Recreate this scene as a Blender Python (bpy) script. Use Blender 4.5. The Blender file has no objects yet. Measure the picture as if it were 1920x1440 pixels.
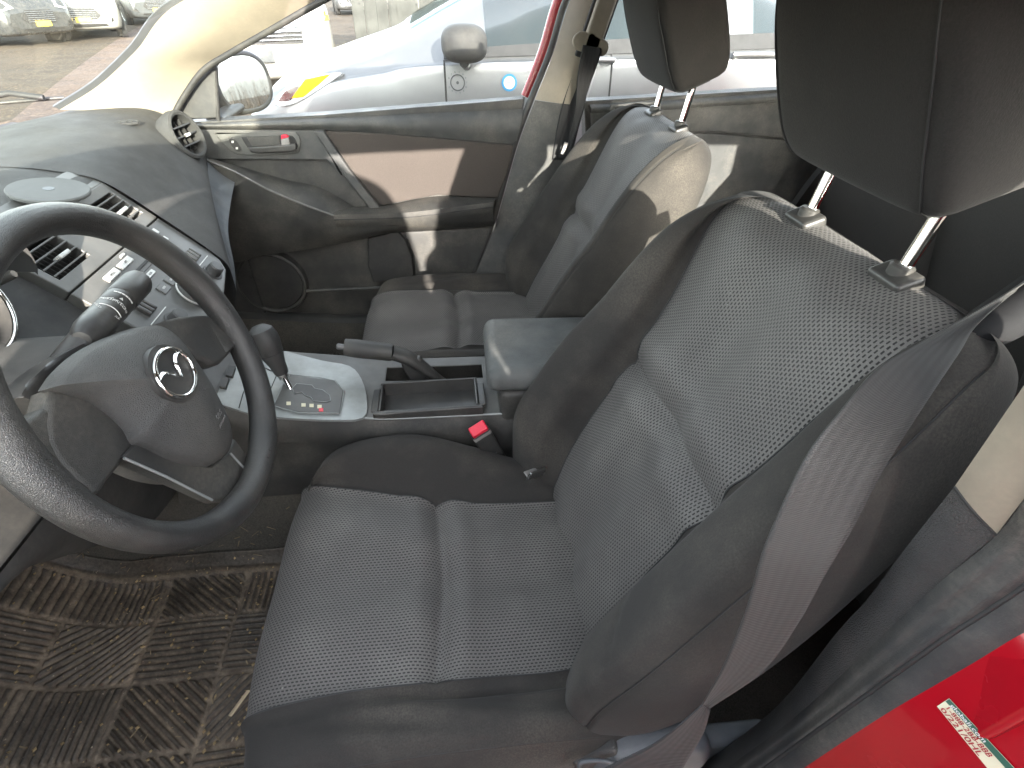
import bpy, bmesh, math, random
import numpy as np
from mathutils import Vector, Matrix
random.seed(4); rng = np.random.default_rng(4)
SC = bpy.context.scene; COL = SC.collection
# ------------------------------------------------------------------ camera
# axes: x = towards the car's nose, y = towards the driver's side, z = up; metres, z=0 is the cabin floor
CAM = np.array([.178, .86, 1.012]); YAW, PIT, ROL = math.radians(-7.2), math.radians(38.2), math.radians(-.8); FPX = 965.
def cam_axes():
    f = np.array([math.sin(YAW)*math.cos(PIT), -math.cos(YAW)*math.cos(PIT), -math.sin(PIT)])
    r = np.array([-math.cos(YAW), -math.sin(YAW), 0.]); d = np.cross(f, r)
    c, s = math.cos(ROL), math.sin(ROL)
    return c*r+s*d, -s*r+c*d, f
RT, DN, FW = cam_axes()
def ray(px, py): return (px-960)/FPX*RT + (py-720)/FPX*DN + FW
def un(px, py, x=None, y=None, z=None, d=None):
    v = ray(px, py)
    if x is not None: t = (x-CAM[0])/v[0]
    elif y is not None: t = (y-CAM[1])/v[1]
    elif z is not None: t = (z-CAM[2])/v[2]
    else: t = d
    return CAM + t*v
def unp(px, py, p0, n):
    v = ray(px, py); n = np.array(n, float)
    return CAM + v*(((np.array(p0)-CAM)@n)/(v@n))
cam = bpy.data.cameras.new('camera'); cam.sensor_width = 36; cam.lens = FPX/1920*36; cam.clip_start = .02; cam.clip_end = 400
co = bpy.data.objects.new('camera', cam); COL.objects.link(co)
co.matrix_world = Matrix(((RT[0], -DN[0], -FW[0], CAM[0]), (RT[1], -DN[1], -FW[1], CAM[1]), (RT[2], -DN[2], -FW[2], CAM[2]), (0, 0, 0, 1)))
SC.camera = co
# ------------------------------------------------------------------ materials
def nodes(name):
    m = bpy.data.materials.new(name); m.use_nodes = True
    nt = m.node_tree; b = nt.nodes['Principled BSDF']; return m, nt, b
def N(nt, t, **k):
    n = nt.nodes.new(t)
    for a, v in k.items(): setattr(n, a, v)
    return n
def L(nt, a, b): nt.links.new(a, b)
def rgba(c): return (c[0], c[1], c[2], 1) if len(c) == 3 else c
def noise(nt, vec, scale, detail=3, rough=.55):
    n = N(nt, 'ShaderNodeTexNoise'); n.inputs['Scale'].default_value = scale; n.inputs['Detail'].default_value = detail
    n.inputs['Roughness'].default_value = rough
    if vec is not None: L(nt, vec, n.inputs['Vector'])
    return n.outputs['Fac']
def ramp(nt, fac, lo, hi, a=0., b=1.):
    r = N(nt, 'ShaderNodeMapRange'); r.inputs[1].default_value = lo; r.inputs[2].default_value = hi; r.inputs[3].default_value = a; r.inputs[4].default_value = b
    L(nt, fac, r.inputs[0]); return r.outputs[0]
def mixc(nt, fac, a, b):
    m = N(nt, 'ShaderNodeMix', data_type='RGBA')
    for i, v in ((6, a), (7, b)):
        if isinstance(v, (tuple, list)): m.inputs[i].default_value = rgba(v)
        else: L(nt, v, m.inputs[i])
    if isinstance(fac, (int, float)): m.inputs[0].default_value = fac
    else: L(nt, fac, m.inputs[0])
    return m.outputs[2]
def math_(nt, op, a, b=None, c=None):
    m = N(nt, 'ShaderNodeMath', operation=op)
    for i, v in enumerate((a, b, c)):
        if v is None: continue
        if isinstance(v, (int, float)): m.inputs[i].default_value = v
        else: L(nt, v, m.inputs[i])
    return m.outputs[0]
MATS = {}
def M(name, col, rough=.5, metal=0., spec=.5, var=.18, vscale=25., bump=None, dust=0., dustcol=(.30, .27, .22), coat=0., rvar=.1, sheen=0.):
    """procedural surface: base colour with mottling, optional grain bump (kind, scale, strength, distance) and a dusty film"""
    m, nt, b = nodes(name); MATS[name] = m
    tc = N(nt, 'ShaderNodeTexCoord').outputs['Object']
    n1 = noise(nt, tc, vscale, 4)
    c = mixc(nt, ramp(nt, n1, .3, .7), tuple(x*(1-var) for x in col), tuple(x*(1+var) for x in col))
    if dust > 0:
        n2 = noise(nt, tc, 9, 6, .65); n3 = noise(nt, tc, 220, 2)
        f = math_(nt, 'MULTIPLY', ramp(nt, n2, .42, .72, 0, dust), ramp(nt, n3, .35, .65, .5, 1.))
        c = mixc(nt, f, c, dustcol)
    L(nt, c, b.inputs['Base Color'])
    rr = ramp(nt, noise(nt, tc, vscale*.6, 4), .3, .7, max(.02, rough-rvar), min(1, rough+rvar)); L(nt, rr, b.inputs['Roughness'])
    b.inputs['Metallic'].default_value = metal; b.inputs['Specular IOR Level'].default_value = spec
    if coat: b.inputs['Coat Weight'].default_value = coat; b.inputs['Coat Roughness'].default_value = .05
    if sheen: b.inputs['Sheen Weight'].default_value = sheen; b.inputs['Sheen Roughness'].default_value = .5
    if bump:
        kind, sc, st, di = bump
        if kind == 'noise': h = noise(nt, tc, sc, 3)
        else:
            v = N(nt, 'ShaderNodeTexVoronoi'); v.feature = 'DISTANCE_TO_EDGE' if kind == 'leather' else 'F1'; v.inputs['Scale'].default_value = sc
            ad = N(nt, 'ShaderNodeVectorMath', operation='ADD'); L(nt, tc, ad.inputs[0])
            nz = N(nt, 'ShaderNodeTexNoise'); nz.inputs['Scale'].default_value = sc*.6; L(nt, tc, nz.inputs['Vector'])
            sv = N(nt, 'ShaderNodeVectorMath', operation='SCALE'); sv.inputs['Scale'].default_value = .6/sc; L(nt, nz.outputs['Color'], sv.inputs[0]); L(nt, sv.outputs[0], ad.inputs[1])
            L(nt, ad.outputs[0], v.inputs['Vector']); h = ramp(nt, v.outputs['Distance'], 0, .25)
        bp = N(nt, 'ShaderNodeBump'); bp.inputs['Strength'].default_value = st; bp.inputs['Distance'].default_value = di
        L(nt, h, bp.inputs['Height']); L(nt, bp.outputs[0], b.inputs['Normal'])
    return m
M('black_plastic', (.028, .028, .027), .52, bump=('leather', 650, .35, .0006), dust=.22)
M('smooth_black', (.030, .030, .030), .42, bump=('noise', 600, .15, .0003), dust=.16); M('knob_leather', (.034, .034, .034), .5, bump=('leather', 700, .3, .0005), dust=.1)
M('matte_black', (.018, .018, .018), .7, dust=.12)
M('dash_pad', (.042, .042, .041), .72, spec=.35, bump=('leather', 900, .6, .0008), dust=.16, dustcol=(.26, .25, .23), vscale=30)
M('stack_plastic', (.075, .076, .073), .45, bump=('noise', 900, .12, .0003), dust=.15)
M('blue_grey_plastic', (.085, .095, .105), .5, bump=('leather', 800, .3, .0005), dust=.15)
M('door_upper', (.044, .045, .045), .55, bump=('leather', 700, .4, .0006), dust=.28)
M('grained_leather', (.046, .046, .045), .50, spec=.5, bump=('leather', 560, .55, .0008), dust=.10)
M('wheel_leather', (.020, .020, .020), .36, spec=.6, bump=('leather', 640, .4, .0007), dust=.10)
M('pillar_grain', (.030, .030, .030), .50, spec=.4, bump=('leather', 470, .55, .0009), dust=.1)
M('beige_trim', (.195, .170, .132), .6, var=.06, bump=('noise', 700, .15, .0004), dust=.25, dustcol=(.38, .33, .24))
M('chrome', (.80, .80, .78), .10, metal=1., var=.05, rvar=.05)
M('steel', (.55, .55, .54), .28, metal=1., var=.1)
M('silver_panel', (.27, .285, .28), .42, metal=.35, var=.08, dust=.35, dustcol=(.16, .15, .13), vscale=60)
M('armrest_vinyl', (.072, .076, .075), .6, bump=('leather', 700, .45, .0006), dust=.25)
M('rubber', (.018, .018, .018), .6, bump=('noise', 400, .3, .0006), dust=.15)
M('seal_rubber', (.030, .030, .030), .7, bump=('noise', 700, .6, .0010), dust=.3)
M('buckle_red', (.62, .018, .045), .35, var=.08)
M('buckle_grey', (.20, .19, .18), .5); M('button_grey', (.09, .09, .09), .4)
M('white_print', (.62, .62, .60), .6, var=.05)
M('grey_print', (.16, .16, .16), .6, var=.05)
M('button_silver', (.48, .48, .46), .4, metal=.3, var=.06)
M('red_paint', (.30, .002, .009), .25, spec=.4, coat=.45, var=.04, rvar=.05)
M('carpet', (.072, .067, .058), 1., var=.5, vscale=420, bump=('noise', 900, 1., .004), dust=.55, dustcol=(.17, .15, .12))
M('cord', (.02, .02, .02), .7)
M('disc_grey', (.10, .103, .10), .75, var=.1, bump=('noise', 800, .2, .0004))
M('lamp_lens', (.55, .57, .58), .12, spec=.6, coat=.6)
M('amber', (.85, .45, .02), .15, coat=.6, var=.05)
M('silver_paint', (.24, .245, .25), .36, metal=.8, coat=.25, var=.02, rvar=.02)
M('white_paint', (.17, .166, .155), .3, coat=.6, var=.03, dust=.1, rvar=.03)
M('dark_paint', (.030, .032, .034), .28, coat=.8, dust=.12, rvar=.03)
M('graphite_paint', (.05, .055, .06), .3, coat=.8, dust=.12, rvar=.03)
M('tyre', (.025, .025, .025), .85, dust=.4)
M('plate_yellow', (.70, .50, .06), .5)
M('sticker_paper', (.62, .58, .42), .6, var=.05)
M('sticker_green', (.03, .10, .07), .5)
M('print_red', (.30, .02, .03), .6)
M('sticker_blue', (.02, .22, .42), .5, var=.05)
M('dry_leaf', (.34, .25, .13), .9, var=.4)
M('straw', (.26, .20, .12), .85, var=.3)
M('wood_chip', (.62, .50, .33), .8, var=.15)
M('skin', (.45, .27, .19), .55); M('jacket', (.05, .06, .09), .9); M('denim', (.05, .07, .13), .9); M('hair', (.03, .02, .015), .7)
M('coat_cloth', (.42, .40, .36), .9); M('weathered_wood', (.040, .041, .037), .9, var=.35, vscale=5)
M('fence_white', (.17, .165, .15), .8, var=.12, vscale=4)
M('twig', (.10, .07, .045), .9, var=.3)
M('weed', (.14, .13, .05), .9, var=.4)
M('belt_roll', (.012, .012, .013), .8, spec=.15, bump=('noise', 900, .3, .0005)); M('plastic_film', (.50, .52, .52), .3)

def fabric(name, col, dusty, twill=1.):
    m, nt, b = nodes(name); MATS[name] = m
    tc = N(nt, 'ShaderNodeTexCoord').outputs['Object']
    mp = N(nt, 'ShaderNodeMapping'); mp.inputs['Rotation'].default_value = (.4, .3, .6); mp.inputs['Scale'].default_value = (1, 1, .35); L(nt, tc, mp.inputs[0]); w = N(nt, 'ShaderNodeTexNoise'); w.inputs['Scale'].default_value = 750; w.inputs['Detail'].default_value = 2; L(nt, mp.outputs[0], w.inputs['Vector'])
    n1 = noise(nt, tc, 900, 2); n2 = noise(nt, tc, 6, 5, .6)
    h = math_(nt, 'ADD', w.outputs['Fac'], math_(nt, 'MULTIPLY', n1, 1.2))
    c = mixc(nt, ramp(nt, h, .4, 1.6), tuple(x*.72 for x in col), tuple(x*1.28 for x in col))
    f = math_(nt, 'MULTIPLY', ramp(nt, n2, .45, .75, 0, dusty), ramp(nt, noise(nt, tc, 420, 2), .35, .7, .3, 1))
    c = mixc(nt, f, c, (.24, .21, .17))
    L(nt, c, b.inputs['Base Color']); b.inputs['Roughness'].default_value = .95; b.inputs['Specular IOR Level'].default_value = .25
    b.inputs['Sheen Weight'].default_value = .05; b.inputs['Sheen Roughness'].default_value = .45
    bp = N(nt, 'ShaderNodeBump'); bp.inputs['Strength'].default_value = .35*twill; bp.inputs['Distance'].default_value = .0006
    L(nt, h, bp.inputs['Height']); L(nt, bp.outputs[0], b.inputs['Normal'])
    return m
fabric('seat_fabric', (.0285, .0265, .0245), .25)
fabric('rear_weave', (.085, .088, .092), .1); fabric('rear_fabric', (.060, .057, .053), .1); fabric('headrest_fabric', (.0240, .0225, .0210), .08)
fabric('door_fabric', (.050, .0425, .038), .06)
def weave(name, base, dark, pr=.0043, pl=.0060):
    """staggered short dark stitches in rows (uv in metres)"""
    m, nt, b = nodes(name); MATS[name] = m
    uv = N(nt, 'ShaderNodeTexCoord').outputs['UV']; tc = N(nt, 'ShaderNodeTexCoord').outputs['Object']
    s = N(nt, 'ShaderNodeSeparateXYZ'); L(nt, uv, s.inputs[0])
    r = math_(nt, 'DIVIDE', s.outputs[0], pr); row = math_(nt, 'FLOOR', r); fr = math_(nt, 'FRACT', r)
    v = math_(nt, 'ADD', math_(nt, 'DIVIDE', s.outputs[1], pl), math_(nt, 'MULTIPLY', math_(nt, 'PINGPONG', row, 1.), .5)); fv = math_(nt, 'FRACT', v)
    a = ramp(nt, math_(nt, 'ABSOLUTE', math_(nt, 'SUBTRACT', fr, .5)), .15, .25, 1, 0)
    d = ramp(nt, math_(nt, 'ABSOLUTE', math_(nt, 'SUBTRACT', fv, .5)), .26, .36, 1, 0)
    dash = math_(nt, 'MULTIPLY', a, d)
    n2 = noise(nt, tc, 7, 5, .6); n3 = noise(nt, tc, 1500, 2)
    bc = mixc(nt, ramp(nt, n3, .3, .7), tuple(x*.75 for x in base), tuple(x*1.25 for x in base))
    bc = mixc(nt, ramp(nt, n2, .45, .75, 0, .35), bc, (.22, .21, .19))
    c = mixc(nt, dash, bc, dark)
    c = mixc(nt, ramp(nt, noise(nt, tc, 150, 1, .4), .80, .83), c, (.17, .165, .15))
    L(nt, c, b.inputs['Base Color']); b.inputs['Specular IOR Level'].default_value = .3
    L(nt, ramp(nt, dash, 0, 1, .55, .85), b.inputs['Roughness'])
    b.inputs['Sheen Weight'].default_value = .06
    hh = math_(nt, 'SUBTRACT', math_(nt, 'MULTIPLY', ramp(nt, math_(nt, 'ABSOLUTE', math_(nt, 'SUBTRACT', fr, .5)), 0, .5, 1, 0), .5), math_(nt, 'MULTIPLY', dash, 1.1))
    bp = N(nt, 'ShaderNodeBump'); bp.inputs['Strength'].default_value = .55; bp.inputs['Distance'].default_value = .0009
    L(nt, hh, bp.inputs['Height']); L(nt, bp.outputs[0], b.inputs['Normal'])
    return m
weave('seat_weave', (.100, .0935, .088), (.021, .020, .0195))
def webbing(name, col):
    m, nt, b = nodes(name); MATS[name] = m
    uv = N(nt, 'ShaderNodeTexCoord').outputs['UV']; s = N(nt, 'ShaderNodeSeparateXYZ'); L(nt, uv, s.inputs[0])
    a = math_(nt, 'SINE', math_(nt, 'MULTIPLY', s.outputs[0], 2*math.pi/.0075)); bq = math_(nt, 'SINE', math_(nt, 'ADD', math_(nt, 'MULTIPLY', s.outputs[1], 2*math.pi/.0021), math_(nt, 'MULTIPLY', s.outputs[0], 1500)))
    h = math_(nt, 'ADD', math_(nt, 'MULTIPLY', a, .5), math_(nt, 'MULTIPLY', bq, .4))
    c = mixc(nt, ramp(nt, h, -1, 1), tuple(x*.9 for x in col), tuple(x*1.1 for x in col))
    L(nt, c, b.inputs['Base Color']); b.inputs['Roughness'].default_value = .55; b.inputs['Specular IOR Level'].default_value = .4; b.inputs['Sheen Weight'].default_value = .06
    bp = N(nt, 'ShaderNodeBump'); bp.inputs['Strength'].default_value = .5; bp.inputs['Distance'].default_value = .0005; L(nt, h, bp.inputs['Height']); L(nt, bp.outputs[0], b.inputs['Normal'])
webbing('belt_webbing', (.0265, .0255, .0240)); webbing('belt_black', (.016, .016, .017))
def glass(name, tint=(1, 1, 1), refl=.08, dustf=.0, dustc=(.5, .46, .38), fres=.25):
    m, nt, b = nodes(name); MATS[name] = m; out = nt.nodes['Material Output']; nt.nodes.remove(b)
    t = N(nt, 'ShaderNodeBsdfTransparent'); t.inputs[0].default_value = rgba(tint)
    g = N(nt, 'ShaderNodeBsdfGlossy'); g.inputs['Roughness'].default_value = .02
    lw = N(nt, 'ShaderNodeLayerWeight'); lw.inputs['Blend'].default_value = .35
    f = math_(nt, 'ADD', math_(nt, 'MULTIPLY', lw.outputs['Fresnel'], fres), refl)
    mx = N(nt, 'ShaderNodeMixShader'); L(nt, f, mx.inputs[0]); L(nt, t.outputs[0], mx.inputs[1]); L(nt, g.outputs[0], mx.inputs[2]); o = mx.outputs[0]
    if dustf:
        d = N(nt, 'ShaderNodeBsdfDiffuse'); d.inputs[0].default_value = rgba(dustc)
        tr = N(nt, 'ShaderNodeBsdfTranslucent'); tr.inputs[0].default_value = rgba(dustc)
        ms = N(nt, 'ShaderNodeMixShader'); ms.inputs[0].default_value = .5; L(nt, d.outputs[0], ms.inputs[1]); L(nt, tr.outputs[0], ms.inputs[2])
        tc = N(nt, 'ShaderNodeTexCoord').outputs['Object']
        m2 = N(nt, 'ShaderNodeMixShader'); L(nt, ramp(nt, noise(nt, tc, 5, 6, .7), .3, .7, dustf*.5, dustf*1.5), m2.inputs[0]); L(nt, o, m2.inputs[1]); L(nt, ms.outputs[0], m2.inputs[2]); o = m2.outputs[0]
    L(nt, o, out.inputs[0])
glass('clear_glass', (.78, .81, .80), .02, .035); glass('windscreen_glass', (.74, .78, .73), .004, .022, fres=.04); glass('tinted_glass', (.24, .33, .34), .05, .03); glass('dark_glass', (.05, .06, .06), .2, .02)
m, nt, b = nodes('mirror_glass'); MATS['mirror_glass'] = m
b.inputs['Metallic'].default_value = 1; b.inputs['Roughness'].default_value = .02; b.inputs['Base Color'].default_value = (.38, .41, .43, 1)
# ground: packed dirt with gravel, tyre ruts, pale puddles of dust
m, nt, b = nodes('dirt_ground'); MATS['dirt_ground'] = m
tc = N(nt, 'ShaderNodeTexCoord').outputs['Object']
c = mixc(nt, ramp(nt, noise(nt, tc, .9, 6, .65), .35, .68), (.024, .015, .008), (.064, .043, .024))
c = mixc(nt, ramp(nt, noise(nt, tc, 14, 5, .7), .52, .70), c, (.11, .078, .046))
c = mixc(nt, ramp(nt, noise(nt, tc, 5, 4, .7), .60, .68), c, (.028, .021, .014))
c = mixc(nt, ramp(nt, noise(nt, tc, 60, 3, .6), .62, .70), c, (.19, .15, .10))
L(nt, c, b.inputs['Base Color']); b.inputs['Roughness'].default_value = .95
bp = N(nt, 'ShaderNodeBump'); bp.inputs['Strength'].default_value = .8; bp.inputs['Distance'].default_value = .03; L(nt, noise(nt, tc, 12, 8, .7), bp.inputs['Height']); L(nt, bp.outputs[0], b.inputs['Normal'])
# muddy rubber mat
m, nt, b = nodes('mat_rubber'); MATS['mat_rubber'] = m
tc = N(nt, 'ShaderNodeTexCoord').outputs['Object']; at = N(nt, 'ShaderNodeAttribute'); at.attribute_name = 'relief'
n1 = noise(nt, tc, 7, 6, .65); n2 = noise(nt, tc, 160, 4, .7)
mud = mixc(nt, ramp(nt, noise(nt, tc, 45, 4, .7), .3, .7), (.085, .064, .046), (.34, .27, .195))
rub = mixc(nt, ramp(nt, n2, .35, .65), (.014, .0125, .011), (.060, .053, .045))
f = math_(nt, 'MULTIPLY', ramp(nt, at.outputs['Fac'], .2, .8, 1., .18), ramp(nt, math_(nt, 'ADD', n1, math_(nt, 'MULTIPLY', n2, .4)), .5, .85, .15, 1.))
c = mixc(nt, f, rub, mud)
c = mixc(nt, ramp(nt, noise(nt, tc, 95, 3, .6), .69, .73), c, (.40, .33, .25))
L(nt, c, b.inputs['Base Color']); L(nt, ramp(nt, f, 0, 1, .36, .95), b.inputs['Roughness'])
bp = N(nt, 'ShaderNodeBump'); bp.inputs['Strength'].default_value = .6; bp.inputs['Distance'].default_value = .002; L(nt, n2, bp.inputs['Height']); L(nt, bp.outputs[0], b.inputs['Normal'])
# ------------------------------------------------------------------ object helpers
ROOT = {}
def org(p):
    while p is not None and p.parent is not None: p = p.parent
    return np.array(p.location) if p is not None else np.zeros(3)
def tag(o, label, cat, group=None, kind=None):
    if label: o['label'] = label
    if cat: o['category'] = cat
    if group: o['group'] = group
    if kind: o['kind'] = kind
    return o
def thing(name, label, cat, loc, group=None):
    o = bpy.data.objects.new(name, None); COL.objects.link(o); o.location = loc; o.empty_display_size = .05
    return tag(o, label, cat, group, 'thing')
def mk(name, V, F, mat, parent=None, smooth=True, uv=None, flip=False, sharp=None, label=None, loc=None, attr=None):
    V = np.asarray(V, float); o0 = org(parent) if parent is not None else (np.array(loc) if loc is not None else np.zeros(3))
    me = bpy.data.meshes.new(name)
    if flip: F = [tuple(reversed(f)) for f in F]
    me.from_pydata((V-o0).tolist(), [], [tuple(int(i) for i in f) for f in F])
    if uv is not None:
        ul = me.uv_layers.new(name='uv'); vi = np.empty(len(me.loops), int); me.loops.foreach_get('vertex_index', vi)
        ul.data.foreach_set('uv', np.asarray(uv, float)[vi].ravel())
    if attr is not None:
        a = me.attributes.new('relief', 'FLOAT', 'POINT'); a.data.foreach_set('value', np.asarray(attr, float).ravel())
    if smooth:
        me.polygons.foreach_set('use_smooth', [True]*len(me.polygons))
        if sharp: me.set_sharp_from_angle(angle=math.radians(sharp))
    me.materials.append(MATS[mat]); me.update()
    o = bpy.data.objects.new(name, me); COL.objects.link(o)
    if parent is not None: o.parent = parent
    else: o.location = tuple(o0)
    if label: o['label'] = label
    return o
def from_bm(name, bm, mat, parent=None, sharp=32, wn=True, loc=None):
    bmesh.ops.recalc_face_normals(bm, faces=bm.faces)
    V = [v.co[:] for v in bm.verts]; bm.verts.index_update(); F = [[v.index for v in f.verts] for f in bm.faces]; bm.free()
    o = mk(name, V, F, mat, parent, True, sharp=sharp, loc=loc)
    if wn:
        w = o.modifiers.new('normals', 'WEIGHTED_NORMAL'); w.keep_sharp = True
    return o
def cr(P, n):
    """Catmull-Rom through control rows P (k,...) with n samples per span"""
    P = np.asarray(P, float); k = len(P)
    E = np.concatenate([[2*P[0]-P[1]], P, [2*P[-1]-P[-2]]])
    out = []
    for i in range(k-1):
        p0, p1, p2, p3 = E[i:i+4]
        for j in range(n):
            t = j/n
            out.append(.5*((2*p1)+(p2-p0)*t+(2*p0-5*p1+4*p2-p3)*t*t+(3*p1-p0-3*p2+p3)*t**3))
    out.append(P[-1]); return np.array(out)
def gridfaces(nv, nu, off=0):
    return [(off+i*nu+j, off+i*nu+j+1, off+(i+1)*nu+j+1, off+(i+1)*nu+j) for i in range(nv-1) for j in range(nu-1)]
def gridobj(name, G, mat, parent=None, uv=None, flip=False, loc=None, sharp=None, attr=None):
    nv, nu = G.shape[:2]
    return mk(name, G.reshape(-1, 3), gridfaces(nv, nu), mat, parent, uv=None if uv is None else uv.reshape(-1, 2), flip=flip, loc=loc, sharp=sharp, attr=attr)
def normals(G):
    du = np.gradient(G, axis=1); dv = np.gradient(G, axis=0); n = np.cross(du, dv)
    return n/np.maximum(np.linalg.norm(n, axis=2, keepdims=True), 1e-9)
def tubev(path, rad, seg=12, cap=True, flat=None):
    """tube along a path; rad scalar or list; flat=(a,b, upvec): elliptical section"""
    P = np.asarray(path, float); n = len(P); R_ = np.broadcast_to(np.asarray(rad, float), (n,)) if np.ndim(rad) < 2 else None
    T = np.gradient(P, axis=0); T /= np.maximum(np.linalg.norm(T, axis=1, keepdims=True), 1e-9)
    up = np.array([0, 0, 1.]) if flat is None else np.array(flat[2], float)
    if flat is None and abs(T[0]@up) > .9: up = np.array([0, 1., 0])
    V = []; prev = up
    for i in range(n):
        a = np.cross(T[i], prev); a /= max(np.linalg.norm(a), 1e-9); b_ = np.cross(a, T[i])
        if flat is None: prev = b_
        for s in range(seg):
            th = 2*math.pi*s/seg
            ra, rb = (R_[i], R_[i]) if flat is None else (R_[i]*flat[0], R_[i]*flat[1])
            V.append(P[i]+a*math.cos(th)*ra+b_*math.sin(th)*rb)
    F = []
    for i in range(n-1):
        for s in range(seg): F.append((i*seg+s, i*seg+(s+1) % seg, (i+1)*seg+(s+1) % seg, (i+1)*seg+s))
    if cap: F.append(tuple(range(seg))[::-1]); F.append(tuple((n-1)*seg+s for s in range(seg)))
    return V, F
def tube(name, path, rad, mat, parent=None, seg=12, cap=True, smoothpath=0, flat=None, loc=None):
    if smoothpath: path = cr(path, smoothpath)
    if np.ndim(rad) == 1 and smoothpath: rad = cr(np.array(rad)[:, None], smoothpath)[:, 0]
    V, F = tubev(path, rad, seg, cap, flat)
    return mk(name, V, F, mat, parent, sharp=50, loc=loc)
def basis(xd, yd):
    x = np.array(xd, float); x /= np.linalg.norm(x); y = np.array(yd, float); y -= (y@x)*x; y /= np.linalg.norm(y); return x, y, np.cross(x, y)
def rbox(name, c, size, mat, parent=None, bev=.004, ax=None, seg=3, taper=1., loc=None):
    """bevelled box; ax = (xdir, ydir); taper scales the +z end"""
    bm = bmesh.new(); bmesh.ops.create_cube(bm, size=1.)
    for v in bm.verts:
        k = taper if v.co.z > 0 else 1.
        v.co = Vector((v.co.x*size[0]*k, v.co.y*size[1]*k, v.co.z*size[2]))
    bmesh.ops.bevel(bm, geom=list(bm.edges), offset=bev, segments=seg, profile=.5, affect='EDGES')
    X, Y, Z = basis(*ax) if ax else (np.array([1, 0, 0.]), np.array([0, 1., 0]), np.array([0, 0, 1.]))
    for v in bm.verts: v.co = Vector(np.array(c)+X*v.co.x+Y*v.co.y+Z*v.co.z)
    return from_bm(name, bm, mat, parent, loc=loc)
def plate(name, pts, nrm, th, mat, parent=None, bev=.003, smooth=0, seg=3, loc=None):
    """3-D outline (coplanar) thickened by th against nrm, front edge bevelled"""
    P = np.array(pts, float)
    if smooth: P = cr(np.concatenate([P, P[:1]]), smooth)[:-1]
    n = Vector(nrm).normalized(); bm = bmesh.new()
    fv = [bm.verts.new(p) for p in P]; f = bm.faces.new(fv); f.normal_update()
    if f.normal.dot(n) < 0: f.normal_flip()
    r = bmesh.ops.extrude_face_region(bm, geom=[f]); nv = [g for g in r['geom'] if isinstance(g, bmesh.types.BMVert)]
    # the new verts are pushed back
    for v in nv: v.co -= n*th
    if bev:
        es = [e for e in bm.edges if all(v in fv for v in e.verts)]
        bmesh.ops.bevel(bm, geom=es, offset=bev, segments=seg, profile=.5, affect='EDGES')
    bmesh.ops.triangulate(bm, faces=[q for q in bm.faces if len(q.verts) > 4])
    return from_bm(name, bm, mat, parent, loc=loc)
def yplate(name, pxs, y, th, mat, parent=None, bev=.003, smooth=0, sgn=1, loc=None):
    return plate(name, [un(*p, y=y) for p in pxs], (0, sgn, 0), th, mat, parent, bev, smooth, loc=loc)
def strip(name, A, B, mat, parent=None, bulge=0., bdir=(0, 1, 0), nu=8, nv=10, back=None, flip=False, uvm=False, loc=None, prof=None):
    """surface between two 3-D curves with a rounded profile"""
    k = max(len(A), len(B))
    A = resample(cr(A, 8), nu*(k-1)+1); B = resample(cr(B, 8), nu*(k-1)+1); t = np.linspace(0, 1, nv+1)
    pr = np.sin(np.pi*t) if prof is None else np.interp(t, *prof)
    G = A[None]*(1-t)[:, None, None]+B[None]*t[:, None, None]+bulge*pr[:, None, None]*np.array(bdir, float)
    return gridobj(name, G, mat, parent, flip=flip, loc=loc)
def resample(P, n):
    s = np.concatenate([[0], np.cumsum(np.linalg.norm(np.diff(P, axis=0), axis=1))]); t = np.linspace(0, s[-1], n)
    return np.stack([np.interp(t, s, P[:, i]) for i in range(P.shape[1])], 1)
def lathe(name, prof, c, axis, mat, parent=None, seg=32, loc=None):
    """prof: list of (radius, height along axis)"""
    a = np.array(axis, float); a /= np.linalg.norm(a); h = np.array([1., 0, 0]) if abs(a[0]) < .9 else np.array([0, 1., 0])
    x = np.cross(a, h); x /= np.linalg.norm(x); y = np.cross(a, x); V = []; F = []
    for r, z in prof:
        for s in range(seg):
            th = 2*math.pi*s/seg; V.append(np.array(c)+x*r*math.cos(th)+y*r*math.sin(th)+a*z)
    for i in range(len(prof)-1):
        for s in range(seg): F.append((i*seg+s, i*seg+(s+1) % seg, (i+1)*seg+(s+1) % seg, (i+1)*seg+s))
    if prof[0][0] > 1e-6: F.append(tuple(range(seg))[::-1])
    if prof[-1][0] > 1e-6: F.append(tuple((len(prof)-1)*seg+s for s in range(seg)))
    bm = bmesh.new(); vs = [bm.verts.new(v) for v in V]
    for f in F:
        try: bm.faces.new([vs[i] for i in f])
        except ValueError: pass
    bmesh.ops.remove_doubles(bm, verts=bm.verts, dist=1e-6)
    return from_bm(name, bm, mat, parent, wn=False, loc=loc)
def text(name, body, size, o, xd, yd, mat, parent=None, extr=.0002, align='CENTER', squash=1., bold=0.):
    c = bpy.data.curves.new(name, 'FONT'); c.body = body; c.size = size; c.extrude = extr; c.align_x = align; c.align_y = 'CENTER'; c.offset = bold; c.resolution_u = 3
    t = bpy.data.objects.new(name, c); COL.objects.link(t); dg = bpy.context.evaluated_depsgraph_get(); dg.update()
    me = bpy.data.meshes.new_from_object(t.evaluated_get(dg)); V = np.array([v.co[:] for v in me.vertices]); F = [list(p.vertices) for p in me.polygons]
    bpy.data.objects.remove(t); bpy.data.curves.remove(c); bpy.data.meshes.remove(me)
    X, Y, Z = basis(xd, yd)
    W = np.array(o)+V[:, :1]*X*squash+V[:, 1:2]*Y+V[:, 2:3]*Z
    return mk(name, W, F, mat, parent, smooth=False)
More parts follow.
